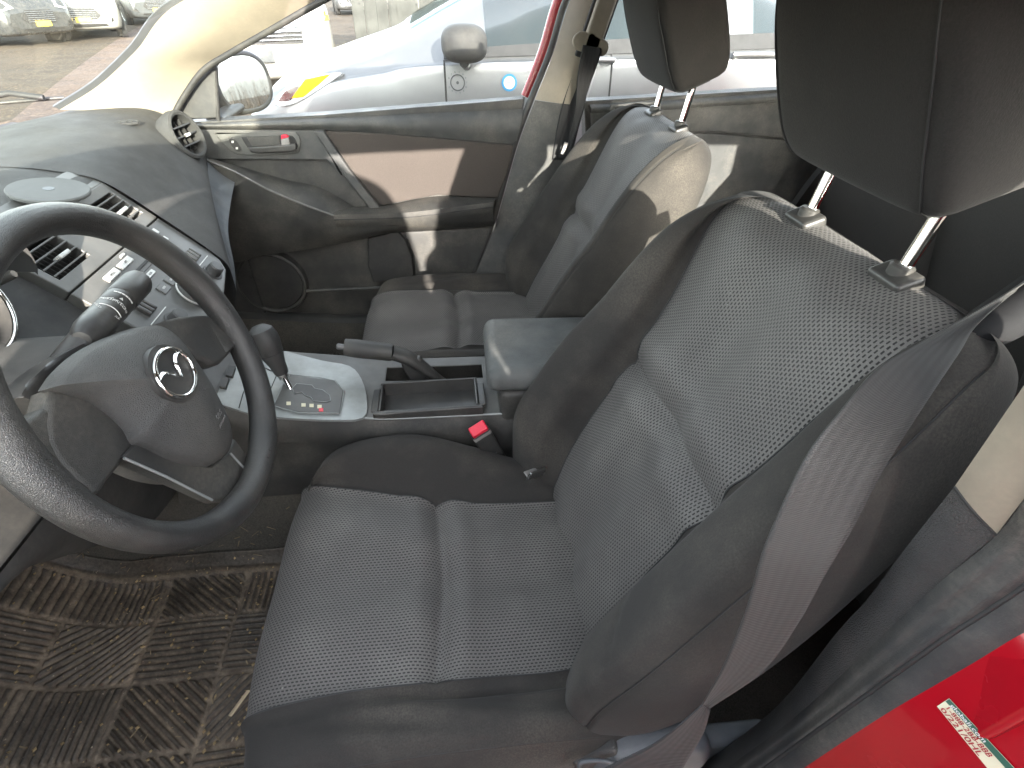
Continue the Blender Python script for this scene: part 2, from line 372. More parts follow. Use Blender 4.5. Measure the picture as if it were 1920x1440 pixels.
def pillow(name, c, half, mat, parent=None, ex=3., ax=None, n=48, shape=None, loc=None):
    """super-ellipsoid cushion; shape(u) -> modifies unit coords"""
    bm = bmesh.new(); bmesh.ops.create_cube(bm, size=2.); bmesh.ops.subdivide_edges(bm, edges=bm.edges, cuts=n//3, use_grid_fill=True)
    X, Y, Z = basis(*ax) if ax else (np.array([1, 0, 0.]), np.array([0, 1., 0]), np.array([0, 0, 1.]))
    e = np.broadcast_to(np.array(ex, float), (3,))
    for v in bm.verts:
        p = np.array(v.co); p = np.sign(p)*np.abs(np.tan(p*.25*math.pi))
        k = (np.abs(p)**e).sum()**(-1/e.mean()); p = p*k
        if shape: p = shape(p)
        q = p*np.array(half); v.co = Vector(np.array(c)+X*q[0]+Y*q[1]+Z*q[2])
    V = None
    return from_bm(name, bm, mat, parent, sharp=80, wn=False, loc=loc)
# ================================================================== SEATS
def dense(ctrl, n):
    """ctrl (nv,nu,3) -> dense bicubic grid with n samples per span"""
    A = cr(ctrl, n); A = np.swapaxes(cr(np.swapaxes(A, 0, 1), n), 0, 1); return A
def seam_disp(G, us, depth, w, n, axis=1):
    """sink narrow grooves along grid lines us (in control index units)"""
    nrm = normals(G); k = np.arange(G.shape[axis])/n
    d = sum(np.exp(-((k-u)/w)**2) for u in us)*depth
    d = d[None, :, None] if axis == 1 else d[:, None, None]
    return G-nrm*d
SEAT_IN = [(1055, 940), (973, 943), (884, 943), (822, 940), (751, 929), (644, 916), (564, 913)]
SEAT_OUT = [(1115, 1244), (1062, 1260), (973, 1264), (840, 1278), (751, 1284), (627, 1302), (507, 1331), (460, 1344)]
def seatz(x): return float(np.interp(x, [0, .15, .3, .42, .5], [.262, .270, .283, .283, .262]))
def curve_from_px(pxs):
    o = []
    for p in pxs:
        z = .27
        for _ in range(6): q = un(*p, z=z); z = seatz(q[0])
        o.append(q)
    o = np.array(o); i = np.argsort(o[:, 0]); return o[i]
CI, CO = curve_from_px(SEAT_IN), curve_from_px(SEAT_OUT)
B0 = np.array([.03, 0, .26]); UPV = np.array([-.419, 0, .908]); NRM = np.array([.908, 0, .419])
def bk(y, h, d): return B0+np.array([0, y, 0])+UPV*h+NRM*d
def build_seat(nm, label, mir, dx, dz, used, group):
    sy = -1. if mir else 1.
    def T(P):
        P = np.array(P, float).copy(); P[..., 1] *= sy; P[..., 0] += dx; P[..., 2] += dz; return P
    fl = mir
    root = thing(nm, label, 'car seat', tuple(T([.15, .375, .03])), group)
    # ---------------- cushion
    xs = [-.06, .0, .08, .17, .26, .34, .41, .455, .485, .497, .498, .485]
    zc = [.266, .268, .280, .306, .330, .333, .322, .303, .270, .225, .17, .10]
    yc = [.205, .20, .185, .168, .155, .155, .162, .178, .195, .210, .22, .23]
    zm = [.255, .262, .266, .271, .279, .284, .283, .276, .257, .222, .17, .10]
    zo = [.255, .275, .295, .300, .303, .300, .293, .280, .256, .215, .17, .10]
    rows = []
    for x, z1, y1, z2, z3 in zip(xs, zc, yc, zm, zo):
        xx = min(max(x, CI[0, 0]), .485); yi = float(np.interp(xx, CI[:, 0], CI[:, 1])); yo = float(np.interp(xx, CO[:, 0], CO[:, 1]))
        yin = y1-.045; fr = max(0, (x-.40)/.10); yout = .655-.045*fr**2; zs = z2-.004
        bow = .012*max(0, 1-abs(x-.25)/.3)
        xr = lambda k: x-.030*fr**2*k
        rows.append([(xr(1.2), yin+.03, .10), (xr(1.1), yin, .19-.03*fr), (xr(1), yin+.004, z1-.03), (xr(.9), y1, z1), (xr(.5), (y1+yi)/2, (z1*.55+zs*.45)), (xr(.2), yi, zs),
                     (x, yi+.085, z2+.006), (x+.003*fr, (yi+yo)/2, z2-.001-bow*.4), (x, yo-.085, z2+.006), (xr(.2), yo, zs),
                     (xr(.6), yo+.032, (zs+z3)/2+.004), (xr(.9), yo+.068, z3), (xr(1.1), yout-.004, z3-.03), (xr(1.2), yout, .20), (xr(1.3), yout-.03, .10)])
    n = 12; C = np.array(rows); G = dense(C, n)
    kx = np.arange(G.shape[0])/n
    # cross seam at x ~ .225 on the insert with puffed sides
    xc = G[:, :, 0]; ins = np.zeros(G.shape[1]); k = np.arange(G.shape[1])/n; ins[(k >= 5) & (k <= 9)] = 1
    cs = .225+.012*((k-7)/2)**2
    gro = -.0085*np.exp(-((xc-cs)/.0055)**2)-.007*np.exp(-((xc-cs)/.020)**2)+.004*np.exp(-((xc-cs-.035)/.02)**2)+.005*np.exp(-((xc-cs+.035)/.02)**2)
    G[:, :, 2] += gro*ins[None]
    # slackness in the cloth: shallow long folds near the outer seam
    Y = G[:, :, 1]; X_ = G[:, :, 0]
    side = np.clip((k-9)/.5, 0, 1)*np.clip((11.4-k)/1., 0, 1)
    G[:, :, 2] += side[None]*(.0045*np.sin((Y*140+X_*26))*np.exp(-((X_-.22)/.16)**2))
    G[:, :, 2] += -.010*np.exp(-((k[None]-9.55)/.22)**2)*np.exp(-((X_-.13)/.12)**2)
    G = seam_disp(G, [5, 9], .005, .10, n); G = seam_disp(G, [11.6], .0028, .06, n)
    G = T(G)
    def part(name, G, u0, u1, mat, par, uvc=None):
        g = G[:, u0*n:u1*n+1]
        uv = None
        if uvc is not None:
            s = np.concatenate([[0], np.cumsum(np.linalg.norm(np.diff(g[:, g.shape[1]//2], axis=0), axis=1))])
            uv = np.stack([g[:, :, 1]*1.0, np.repeat(s[:, None], g.shape[1], 1)], 2)
        return gridobj(name, g, mat, par, uv=uv, flip=not fl)
    CG = G
    def seam(u, par, r0=.02, r1=.93, rad=.0011):
        j = int(round(u*n)); P_ = (CGx[0]+normals(CGx[0])*(.0007*CGs))[int(len(CGx[0])*r0):int(len(CGx[0])*r1), j]; tube('seam', P_, rad, 'cord', par, 6)
    CGx = [G]; CGs = 1. if not mir else -1.
    cb = part('seat_cushion', G, 9, 14, 'seat_fabric', root)
    for u in (5, 9): seam(u, cb, .05, .95)
    seam(11.6, cb, .02, .80, .0007)
    part('inner_bolster', G, 0, 5, 'seat_fabric', cb); part('cushion_insert', G, 5, 9, 'seat_weave', cb, 1)
    # ---------------- backrest
    H  = [-.07, .00, .08, .17, .26, .345, .42, .485, .53, .562, .585, .598, .600]
    YL = [.245, .240, .222, .212, .212, .206, .198, .180, .166, .160, .164, .180, .21]
    YR = [.530, .530, .520, .512, .512, .514, .518, .522, .526, .532, .540, .530, .50]
    YI = [.150, .122, .112, .108, .109, .113, .118, .122, .130, .142, .158, .185, .22]
    YO = [.615, .640, .650, .650, .645, .638, .630, .618, .606, .593, .578, .550, .51]
    BI = [.030, .060, .090, .088, .080, .064, .056, .044, .026, .004, -.022, -.048, -.072]
    BO = [.000, .045, .078, .075, .068, .058, .048, .036, .020, .002, -.022, -.048, -.072]
    S0 = [-.012, -.006, .0, .0, .0, .0, .0, .0, -.003, -.012, -.030, -.052, -.072]
    DK = [.085, .10, .115, .125, .128, .125, .122, .118, .113, .108, .102, .094, .086]
    rows = []
    for h, yl, yr, yi, yo, bi, bo, s, dk in zip(H, YL, YR, YI, YO, BI, BO, S0, DK):
        ym = (yl+yr)/2; q = max(0, min(1, (h-.5)/.1)); cc = -.010*(1-q)
        sd = (bi-dk)*.5
        rows.append([bk(ym, h, -dk), bk(yi+.06, h, -dk), bk(yi+.008, h, -dk+.03), bk(yi, h, sd*.5+bi*.3), bk(yi+.012, h, bi-.012), bk(yi+.034, h, bi), bk((yi+.034+yl)/2+.012, h, bi*.62+s*.38), bk(yl, h, s),
                     bk(yl*.72+yr*.28, h, s+.006+cc*.3), bk(ym, h, s+cc), bk(yl*.28+yr*.72, h, s+.006+cc*.3), bk(yr, h, s),
                     bk((yo-.036+yr)/2-.010, h, bo*.6+s*.4), bk(yo-.036, h, bo), bk(yo-.012, h, bo-.014), bk(yo, h, sd*.5+bo*.2), bk(yo-.008, h, -dk+.03), bk(yo-.06, h, -dk), bk(ym, h, -dk)])
    C = np.array(rows); G = dense(C, n); k = np.arange(G.shape[1])/n
    hh = (G-B0)@UPV
    ins = ((k >= 7) & (k <= 11)).astype(float); cs = .305-.006*((k-9)/2)**2
    gro = -.008*np.exp(-((hh-cs)/.006)**2)-.007*np.exp(-((hh-cs)/.022)**2)+.006*np.exp(-((hh-cs-.04)/.022)**2)+.005*np.exp(-((hh-cs+.04)/.022)**2)
    # lumbar: soft bulge over the lower panel, dimples round the two headrest sockets
    yy = G[:, :, 1]; gro = gro*ins[None]
    for py_ in (.28, .44): gro -= .008*np.exp(-((yy-py_)/.036)**2-((hh-.580)/.030)**2)
    G = G+gro[:, :, None]*NRM
    G = seam_disp(G, [7, 11], .005, .10, n); G = seam_disp(G, [4.3, 14.3], .003, .07, n)
    # horizontal seams on the bolsters
    for u0, u1, hs in ((4.4, 7, .36), (11, 14.2, .19)):
        w = np.clip((k-u0)/.15, 0, 1)*np.clip((u1-k)/.15, 0, 1)
        G = G-normals(G)*((w[None]*np.exp(-((hh-hs+.02*(k[None]-u0))/.0028)**2)*.0025)[:, :, None])
    G = T(G)
    bkp = part('seat_back', G, 14, 18, 'seat_fabric', root)
    part('inner_bolster', G, 4, 7, 'seat_fabric', bkp); part('outer_bolster', G, 11, 14, 'seat_fabric', bkp)
    part('back_insert', G, 7, 11, 'seat_weave', bkp, 1); part('back_shell', G, 0, 4, 'seat_fabric', bkp)
    CGx[0] = G
    for u in (7, 11): seam(u, bkp, .06, .97)
    for u in (4.3, 14.3): seam(u, bkp, .02, .80, .0008)
    top = G[-1]; m_ = top.mean(0); nn = len(top)
    mk('top_seal', np.concatenate([top, [m_+np.array([0, 0, .001])]]), [(i, i+1, nn) for i in range(nn-1)], 'seat_fabric', bkp, flip=not fl)
    # stitched piping along the outer bolster ridge
    # ---------------- headrest
    hc = bk(.362, 0, 0)
    ctr = np.array([-.238, .3600, .962])
    fx = np.array([.925, 0, -.380]); ux = np.array([.380, 0, .925])
    def shp(p):
        p = p.copy(); z = p[2]
        p[1] *= 1-.10*max(0, z)**2-.03*max(0, -z)**2
        p[0] = p[0]*(1-.16*abs(z)**3)-(.04*p[1]**2 if p[0] > 0 else 0)
        return p
    V = None
    X_, Y_, Z_ = fx, np.array([0, 1., 0]), ux
    bm = bmesh.new(); bmesh.ops.create_cube(bm, size=2.); bmesh.ops.subdivide_edges(bm, edges=bm.edges, cuts=31, use_grid_fill=True)
    for v in bm.verts:
        p = np.array(v.co); p = np.sign(p)*np.abs(np.tan(p*.25*math.pi)); p = p*(np.abs(p)**8.).sum()**(-1/8.); p = shp(p)
        sx = 0
        q = np.array([p[0]*.064, p[1]*.130, p[2]*.106])
        # side seam grooves where the front panel meets the side panels
        if p[0] > -.9:
            g = sum(math.exp(-((q[1]-s*(.112+.006*p[2]))/.0022)**2) for s in (-1, 1))*.0034
            q[0] -= g*(1 if p[0] > 0 else 0)*max(0, p[0])
            q[2] *= 1-g*6*(abs(p[2]) > .8)
        v.co = Vector(T(ctr+X_*q[0]+Y_*q[1]+Z_*q[2]))
    hd = from_bm('headrest', bm, 'headrest_fabric', root, sharp=80, wn=False)
    for s_ in (-1, 1):
        pth = []
        for z_ in np.linspace(-1.6, 1.6, 41):
            p = np.array([1., s_*.885, z_]); 
            if abs(z_) > 1: p = np.array([1.-(abs(z_)-1)*2.2, s_*.885, math.copysign(1, z_)])
            p = p*(np.abs(p)**8.).sum()**(-1/8.); p = shp(p); q = np.array([p[0]*.064+.0002, p[1]*.130, p[2]*.106]); pth.append(T(ctr+X_*q[0]+Y_*q[1]+Z_*q[2]))
        tube('seam', pth, .0011, 'cord', hd, 6)
    for py_ in (.28, .44):
        b1 = np.array([-.262, py_, .786]); b2 = b1+np.array([-.016, 0, .115])
        tube('headrest_post', T([b1-np.array([-.01, 0, .03]), b1, b2]), .0068, 'chrome', hd, seg=20)
        g0 = T(b1+np.array([.004, 0, -.004])); rbox('post_guide', g0, (.030, .046, .016), 'smooth_black', bkp, .005, ax=(T(UPV)*0+np.array([.80, 0, -.30]), (0, 1, 0)))
        lathe('guide_collar', [(.0115, 0), (.0115, .010), (.0095, .012), (.0075, .012)], g0+np.array([-.001, 0, .003]), (-.1, 0, 1), 'smooth_black', bkp, 20)
    # ---------------- base, side cover, recliner
    rbox('seat_base', T([.20, .385, .085]), (.46, .40, .10), 'matte_black', root, .02)
    for y_ in (.21, .56):
        rbox('seat_rail', T([.17, y_, .025]), (.56, .045, .035), 'matte_black', root, .006)
    sc = rbox('side_cover', T([.02, .640, .165]), (.46, .030, .13), 'blue_grey_plastic', root, .012, ax=(T([1, 0, .10])*[1, 1, 1]-T([0, 0, 0]), (0, 1, 0)))
    pil = pillow('recliner_cover', T([-.035, .650, .20]), (.085, .028, .062), 'blue_grey_plastic', sc, 2.8)
    lv = rbox('recliner_lever', T([.034, .652, .232]), (.062, .022, .044), 'grained_leather', sc, .007, ax=((1, 0, -.5), (0, 1, .25*sy))); tube('lever_edge', T(np.array([[.064, .668, .246], [.060, .664, .262], [.030, .667, .262], [.004, .672, .236]])), .0028, 'blue_grey_plastic', lv, 8, smoothpath=5)
    # inner hinge bracket at the bite line
    hp = T(un(1003, 886, z=.292)); rbox('hinge_bracket', hp, (.046, .018, .004), 'buckle_grey', root, .002, ax=((.7, .45*sy, .25), (-.4, .7*sy, -.2))); rbox('bracket_fold', hp+T([.0, .012, .010])*1., (.040, .005, .020), 'steel', root, .002, ax=((.7, .45*sy, .25), (-.4, .7*sy, -.2)))
    return root, T
seatD, TD = build_seat('bucket_seat', 'grey cloth driver seat beside the open door, patterned insert and black bolsters', False, 0, 0, True, 'front car seats')
seatP, TP = build_seat('bucket_seat', 'front passenger seat behind the handbrake, its back half in sunlight', True, -.055, -.015, True, 'front car seats')
# ---------------- rear bench
rb = thing('bench', 'dark cloth rear bench behind the two front seats', 'back seat', (-1.0, 0, .1))
def rear_pad(name, c, half, ax, par=rb, mat='rear_fabric', ex=6.): return pillow(name, c, half, mat, par, ex, ax=ax)
axb = ((.30, 0, .95), (0, 1, 0))
bs = rear_pad('backrest', (-1.02, 0, .50), (.33, .66, .075), axb)
for y in (-.36, .36): rear_pad('backrest_panel', (-.955, y, .48), (.27, .21, .05), axb, bs, 'rear_fabric', 4.)
cs_ = rear_pad('cushion', (-.72, 0, .25), (.29, .66, .085), ((1, 0, .12), (0, 1, 0)))
for y in (-.36, .36): rear_pad('cushion_panel', (-.70, y, .305), (.23, .26, .045), ((1, 0, .12), (0, 1, 0)), cs_, 'rear_weave', 4.)
tag(strip('rear_belt', [(-.82, -.60, .40), (-.90, -.58, .62), (-1.06, -.54, .86), (-1.2, -.5, 1.0)], [(-.80, -.55, .40), (-.88, -.53, .63), (-1.04, -.49, .87), (-1.18, -.45, 1.01)], 'belt_webbing', None, loc=(-.9, -.55, .6)),
    'grey rear seat belt strap hanging behind the passenger seat', 'seat belt')
# ================================================================== STEERING WHEEL
WC = np.array([.509, .369, .6644]); t_ = math.radians(19); WN = np.array([-math.cos(t_), 0, math.sin(t_)]); WU = np.array([math.sin(t_), 0, math.cos(t_)]); WR = np.array([0, -1., 0])
def wp(a, b, o=0.): return WC+WR*a+WU*b+WN*o
sw = thing('steering_wheel', 'black steering wheel with chrome winged emblem on its hub', 'steering wheel', tuple(WC))
V = []; F = []; ns, nt_ = 120, 20
for i in range(ns):
    th = 2*math.pi*i/ns; deg = math.degrees(th) % 360
    # thumb swellings by the spokes
    sw_ = 1+.16*sum(math.exp(-((((deg-c+180) % 360)-180)/14)**2) for c in (18, 162, 250, 290))
    for j in range(nt_):
        ph = 2*math.pi*j/nt_
        r = .176+.0150*sw_*math.cos(ph)*(1 if math.cos(ph) > 0 else 1.05); o = .0180*math.sin(ph)
        V.append(wp(r*math.cos(th), r*math.sin(th), o))
F = [(i*nt_+j, ((i+1) % ns)*nt_+j, ((i+1) % ns)*nt_+(j+1) % nt_, i*nt_+(j+1) % nt_) for i in range(ns) for j in range(nt_)]
rim = mk('rim', V, F, 'wheel_leather', sw)
th = np.linspace(0, 2*math.pi, 121)
tube('rim_seam', [wp(.1665*math.cos(a), .1665*math.sin(a), .0118) for a in th], .0006, 'black_plastic', rim, 6, cap=False)
# hub pad: domed shield
def wpx(px, py, o=0.):
    q = unp(px, py, WC+WN*o, WN); return float((q-WC)@WR), float((q-WC)@WU)
HPX = [(97, 724), (122, 689), (165, 652), (225, 622), (288, 606), (332, 630), (366, 676), (401, 730), (430, 790), (437, 830), (425, 860), (390, 876), (340, 868), (290, 845), (255, 828), (240, 800), (190, 757), (140, 737)]
HO = np.array([wpx(*p, -.010) for p in HPX]); HO = cr(np.concatenate([HO, HO[:1]]), 6)[:-1]; HC = np.array([0, -.012]); nr = 14; V = []
for i in range(nr+1):
    r = i/nr; dome = .019-.030*r**2.4-(.014 if i == nr else 0)
    for p in HO:
        q = HC+(p-HC)*min(r*1.02, 1); V.append(wp(q[0], q[1], dome))
m_ = len(HO); F = [(i*m_+j, i*m_+(j+1) % m_, (i+1)*m_+(j+1) % m_, (i+1)*m_+j) for i in range(nr) for j in range(m_)]
pad = mk('hub_pad', V, F, 'grained_leather', sw, sharp=60)
plate('hub_back', [wp(*(HC+(p-HC)*1.03), -.040) for p in HO], WN, .03, 'smooth_black', sw, .004)
# emblem: chrome oval ring with a winged V
em = tube('emblem', [wp(.0300*math.cos(a), .0262*math.sin(a)-.003, .0215) for a in np.linspace(0, 2*math.pi, 65)], .0026, 'chrome', pad, 10, cap=False)
lathe('emblem_base', [(.0335, -.006), (.0335, .0015), (.0, .003)], wp(0, -.003, .0175), WN, 'smooth_black', em, 40)
for s in (-1, 1):
    ctl = [(s*.0282, .0075), (s*.018, .0080), (s*.0085, .0035), (0, -.0105)]
    c_ = cr(np.array(ctl), 8); w_ = np.interp(np.linspace(0, 1, len(c_)), [0, .35, .8, 1], [.0010, .0026, .0022, .0008])
    V = []
    for (a, b), w in zip(c_, w_): V += [wp(a, b+w, .0220), wp(a, b-w, .0220), wp(a, b, .0245)]
    k = len(c_); F = []
    for i in range(k-1): F += [(3*i, 3*i+3, 3*i+5, 3*i+2), (3*i+2, 3*i+5, 3*i+4, 3*i+1)]
    mk('emblem_wing', V, F, 'chrome', em, smooth=False)
tx = text('airbag_lettering', 'SRS', .0105, wp(.014, -.080, .012), WR+WN*.0, WU+WN*.35, 'grey_print', pad); text('airbag_lettering', 'AIRBAG', .0062, wp(.014, -.090, .0095), WR, WU+WN*.42, 'grey_print', pad)
# side spokes
plate('spoke', [wp(*wpx(px, py, o), o) for px, py, o in [(292, 607, -.020), (345, 592, -.016), (402, 592, -.010), (436, 616, -.004), (446, 640, -.002), (438, 655, -.002), (398, 684, -.014)]], WN, .022, 'black_plastic', sw, .006, smooth=3)
plate('spoke', [wp(*wpx(px, py, -.018), -.018) for px, py in [(96, 728), (150, 738), (200, 766), (250, 820), (252, 838), (205, 902), (178, 926), (108, 862), (86, 795)]], WN, .022, 'black_plastic', sw, .007, smooth=2)
plate('spoke', [wp(a, b, -.020) for a, b in [(-.085, .05), (-.12, .058), (-.158, .05), (-.166, .02), (-.160, -.02), (-.12, -.02), (-.08, 0)]], WN, .018, 'black_plastic', sw, .006, smooth=2)
# lower twin spoke with a pale inlay edge
plate('lower_spoke', [wp(*wpx(px, py, -.016), -.016) for px, py in [(228, 856), (255, 828), (330, 866), (396, 874), (428, 850), (441, 822), (494, 890), (496, 915), (480, 934), (405, 938)]], WN, .014, 'black_plastic', sw, .004)
tube('spoke_inlay', [wp(*wpx(*p, -.0135), -.0135) for p in [(432, 850), (460, 880), (489, 911)]], .0015, 'silver_panel', sw, 8)
tube('spoke_inlay', [wp(*wpx(*p, -.0135), -.0135) for p in [(232, 859), (310, 893), (398, 938)]], .0015, 'silver_panel', sw, 8)
# column shroud and stalks
sc_ = thing('column_shroud', 'dark dusty shroud behind the steering wheel carrying the wiper stalk', 'steering column', (.6, .36, .62))
rows = []
for x, hw, hz, zc_ in ((.525, .052, .052, .640), (.55, .060, .062, .636), (.62, .072, .070, .625), (.70, .080, .076, .615), (.78, .085, .08, .605)):
    rows.append([np.array([x, .361+hw*np.sign(math.cos(a))*abs(math.cos(a))**.6, zc_+hz*np.sign(math.sin(a))*abs(math.sin(a))**.6]) for a in np.linspace(0, 2*math.pi, 41)])
gridobj('cover', np.array(rows), 'dash_pad', sc_, flip=True)
st0, st1 = un(162, 628, x=.570), un(258, 530, x=.585)
dr = (st1-st0); Ld = np.linalg.norm(dr); dr /= Ld
stk = thing('wiper_stalk', 'black wiper stalk with white lettering to the right of the wheel hub', 'stalk', tuple(st0))
rb_ = float(Ld)
lathe('stalk_stem', [(0, -.012), (.009, -.011), (.0135, -.004), (.0160, .008), (.0165, .02), (.0165, rb_*.42), (.0162, rb_*.43)], st0, dr, 'smooth_black', stk, 28)
tube('stalk_boot', [st0+dr*.006, np.array([.585, .372, .690])], [.0135, .017], 'smooth_black', stk, 20); lathe('stalk_ring', [(.0163, rb_*.43), (.0166, rb_*.435), (.0166, rb_*.60), (.0160, rb_*.605)], st0, dr, 'smooth_black', stk, 28)
lathe('stalk_tip', [(.0160, rb_*.605), (.0172, rb_*.62), (.0172, rb_*.97), (.0155, rb_*1.02), (0, rb_*1.04)], st0, dr, 'smooth_black', stk, 28)
tocam = CAM-(st0+st1)/2; side = np.cross(dr, tocam); side /= np.linalg.norm(side); out = np.cross(side, dr); out /= np.linalg.norm(out)
def stalk_pt(s, ang, r=.0168): return st0+dr*s*rb_+out*r*math.cos(ang)+side*r*math.sin(ang)
for i, (w, a) in enumerate(zip(('MIST', 'OFF', 'INT', 'LO', 'HI'), (-.72, -.36, 0, .36, .72))):
    n_ = out*math.cos(a)+side*math.sin(a); tdir = -out*math.sin(a)+side*math.cos(a)
    text('stalk_lettering', w, .0062, stalk_pt(.40, a, .01668), tdir*0+tdir, dr, 'white_print', stk, .0001)
tube('stalk_marking', [stalk_pt(.30, a, .0166) for a in np.linspace(-.8, .8, 13)], .0005, 'white_print', stk, 6)
text('stalk_lettering', 'FRONT', .0045, stalk_pt(.24, -.55, .0167), side, dr, 'white_print', stk, .0001)
text('stalk_lettering', 'PULL', .0045, stalk_pt(.24, .45, .0167), side, dr, 'white_print', stk, .0001)
for a in np.linspace(-.6, .6, 6): rbox('stalk_marking', stalk_pt(.54, a, .0167), (.0035, .0022, .0004), 'white_print', stk, .0001, ax=(side*math.cos(a)-out*math.sin(a), dr))
plate('stalk_marking', [stalk_pt(.47, 0, .0168)-side*.002-dr*.002, stalk_pt(.47, 0, .0168)+side*.002-dr*.002, stalk_pt(.47, 0, .0168)+dr*.0025], out, .0004, 'white_print', stk, 0)
# ================================================================== DASHBOARD
dash = thing('dashboard', 'dusty dark grey dashboard with centre stack, air vents and radio buttons', 'dashboard', (.85, 0, .5))
def Ey(y, a, b): return a+(b-a)*(y+.64)/(-.145+.64)
rows = []
for y in (-.668, -.64, -.52, -.40, -.28, -.19, -.143):
    f = (y+.64)/(.64-.145); f = max(f, -.06)
    P0 = np.array([(1.20, .722), (1.08, .748), (.97, .757), (.90, .752), (.853, .724), (.818, .682), (.800, .640), (.812, .622)])
    P1 = np.array([(1.26, .722), (1.08, .748), (.93, .754), (.83, .742), (.772, .722), (.702, .655), (.632, .580), (.618, .548)])
    P = P0*(1-f)+P1*f+np.array([0, .010])*math.sin(math.pi*max(0, f))
    rows.append([(q[0], y, q[1]) for q in P])
G = dense(np.array(rows), 8); padp = gridobj('upper_pad', G, 'dash_pad', dash, flip=True)
# face under the pad on the passenger side
A = [(.806, -.662, .632), (.757, -.50, .606), (.708, -.36, .583), (.657, -.24, .560), (.622, -.15, .545)]
Bq = [(.752, -.662, .575), (.722, -.50, .560), (.690, -.36, .545), (.650, -.24, .520), (.625, -.15, .500)]
Cq = [(.93, -.662, .33), (.88, -.50, .33), (.82, -.36, .32), (.76, -.24, .31), (.70, -.15, .30)]
strip('lower_fascia', A, Bq, 'blue_grey_plastic', dash, -.006, (0, 0, 1), flip=True); strip('glovebox', Bq, Cq, 'matte_black', dash, .0, (-1, 0, .2), flip=True)
plate('dash_end', [(.812, -.664, .625), (.90, -.664, .75), (1.2, -.664, .72), (1.2, -.664, .3), (.93, -.664, .33), (.752, -.664, .575)], (0, -1, 0), .01, 'matte_black', dash, 0)
# centre top and the driver's side
rows = []
for y in (-.165, -.145, -.06, .05, .15): rows.append([(1.26, y, .721), (1.08, y, .746), (.93, y, .753-.002*(y < -.16)), (.84, y, .742-.006*(y < -.16)), (.800, y, .733-.008*(y < -.16)), (.782, y, .722-.008*(y < -.16))])
for y in (.22, .36, .50, .64): rows.append([(1.24, y, .722), (1.08, y, .748), (.97, y, .757), (.90, y, .76), (.86, y, .74), (.80, y, .66)])
gridobj('top_pad', dense(np.array(rows), 6), 'dash_pad', dash, flip=True)
# instrument hood: arched shell over the two dial tubes
rows = []
for x, r, zz in ((.93, .14, .73), (.85, .172, .735), (.76, .180, .735), (.715, .178, .733), (.708, .172, .731)):
    rows.append([(x, .372+r*1.12*math.cos(a), zz+r*.56*max(-.25, math.sin(a))) for a in np.linspace(-.3, math.pi+.3, 33)])
gridobj('instrument_hood', np.array(rows, float), 'dash_pad', dash, flip=False)
for y in (.338, .472):
    cl = lathe('dial_tube', [(.060, 0), (.060, .050), (.056, .052), (.055, 0.0), (0, 0)], (.735, y, .725), (-.93, 0, .36), 'smooth_black', dash, 40)
    tube('dial_bezel', [np.array([.688, y, .743])+np.array([0, 1., 0])*.058*math.cos(a)+np.array([.36, 0, .93])*.058*math.sin(a) for a in np.linspace(0, 2*math.pi, 49)], .0028, 'chrome', cl, 8, cap=False)
lathe('trip_button', [(.0055, 0), (.0055, .04), (.004, .043), (0, .043)], (.735, .236, .716), (-.93, 0, .36), 'smooth_black', dash, 16)
# driver side fascia under the hood and the knee panel
strip('driver_fascia', [(.80, .15, .72), (.76, .36, .66), (.74, .66, .70)], [(.655, .15, .555), (.64, .36, .545), (.64, .66, .56)], 'matte_black', dash, .010, (-1, 0, .6), flip=True)
strip('knee_panel', [(.655, .125, .560), (.635, .36, .548), (.635, .67, .56)], [(.70, .125, .27), (.675, .30, .335), (.665, .42, .44), (.66, .52, .525), (.65, .67, .555)], 'matte_black', dash, .012, (-1, 0, -.2), flip=True)
strip('knee_return', [(.70, .125, .27), (.675, .30, .335), (.665, .42, .44), (.66, .52, .525), (.65, .67, .555)], [(1.0, .125, .33), (1.0, .30, .38), (1.0, .42, .47), (1.0, .52, .54), (1., .67, .57)], 'matte_black', dash, .0, flip=True)
# ---- centre stack
SU = np.array([.7071, 0, .7071]); SN = np.array([-.7071, 0, .7071]); S0_ = np.array([.70, 0, .645])
def sp(y, s, o=0.): return S0_+SU*s+np.array([0, y, 0])+SN*o
def holegrid(name, us, vs, holes, P, mat, par, th=.004, flip=False):
    us = sorted(set(us)); vs = sorted(set(vs)); V = [P(u, v) for v in vs for u in us]; F = []; nu = len(us)
    for j in range(len(vs)-1):
        for i in range(nu-1):
            cu, cv = (us[i]+us[i+1])/2, (vs[j]+vs[j+1])/2
            if any(h[0] < cu < h[1] and h[2] < cv < h[3] for h in holes): continue
            F.append((j*nu+i, j*nu+i+1, (j+1)*nu+i+1, (j+1)*nu+i))
    o = mk(name, V, F, mat, par, smooth=False, flip=flip)
    m = o.modifiers.new('thickness', 'SOLIDIFY'); m.thickness = th; m.offset = -1
    bv = o.modifiers.new('edges', 'BEVEL'); bv.width = .0018; bv.segments = 2; bv.limit_method = 'ANGLE'; return o
VY = (.050, .132); VS = (.040, .094)
holes = [(VY[0], VY[1], VS[0], VS[1]), (-VY[1], -VY[0], VS[0], VS[1])]
vf = holegrid('vent_panel', [-.146, -.132, -.05, -.02, .02, .05, .132, .146], [.021, .04, .094, .112], holes, lambda u, v: sp(u, v), 'stack_plastic', dash, .02, flip=True)
plate('stack_top', [sp(.147, .112, 0), sp(-.147, .112, 0), (.83, -.147, .744), (.83, .147, .744)], (-.2, 0, 1), .02, 'stack_plastic', dash, .003)
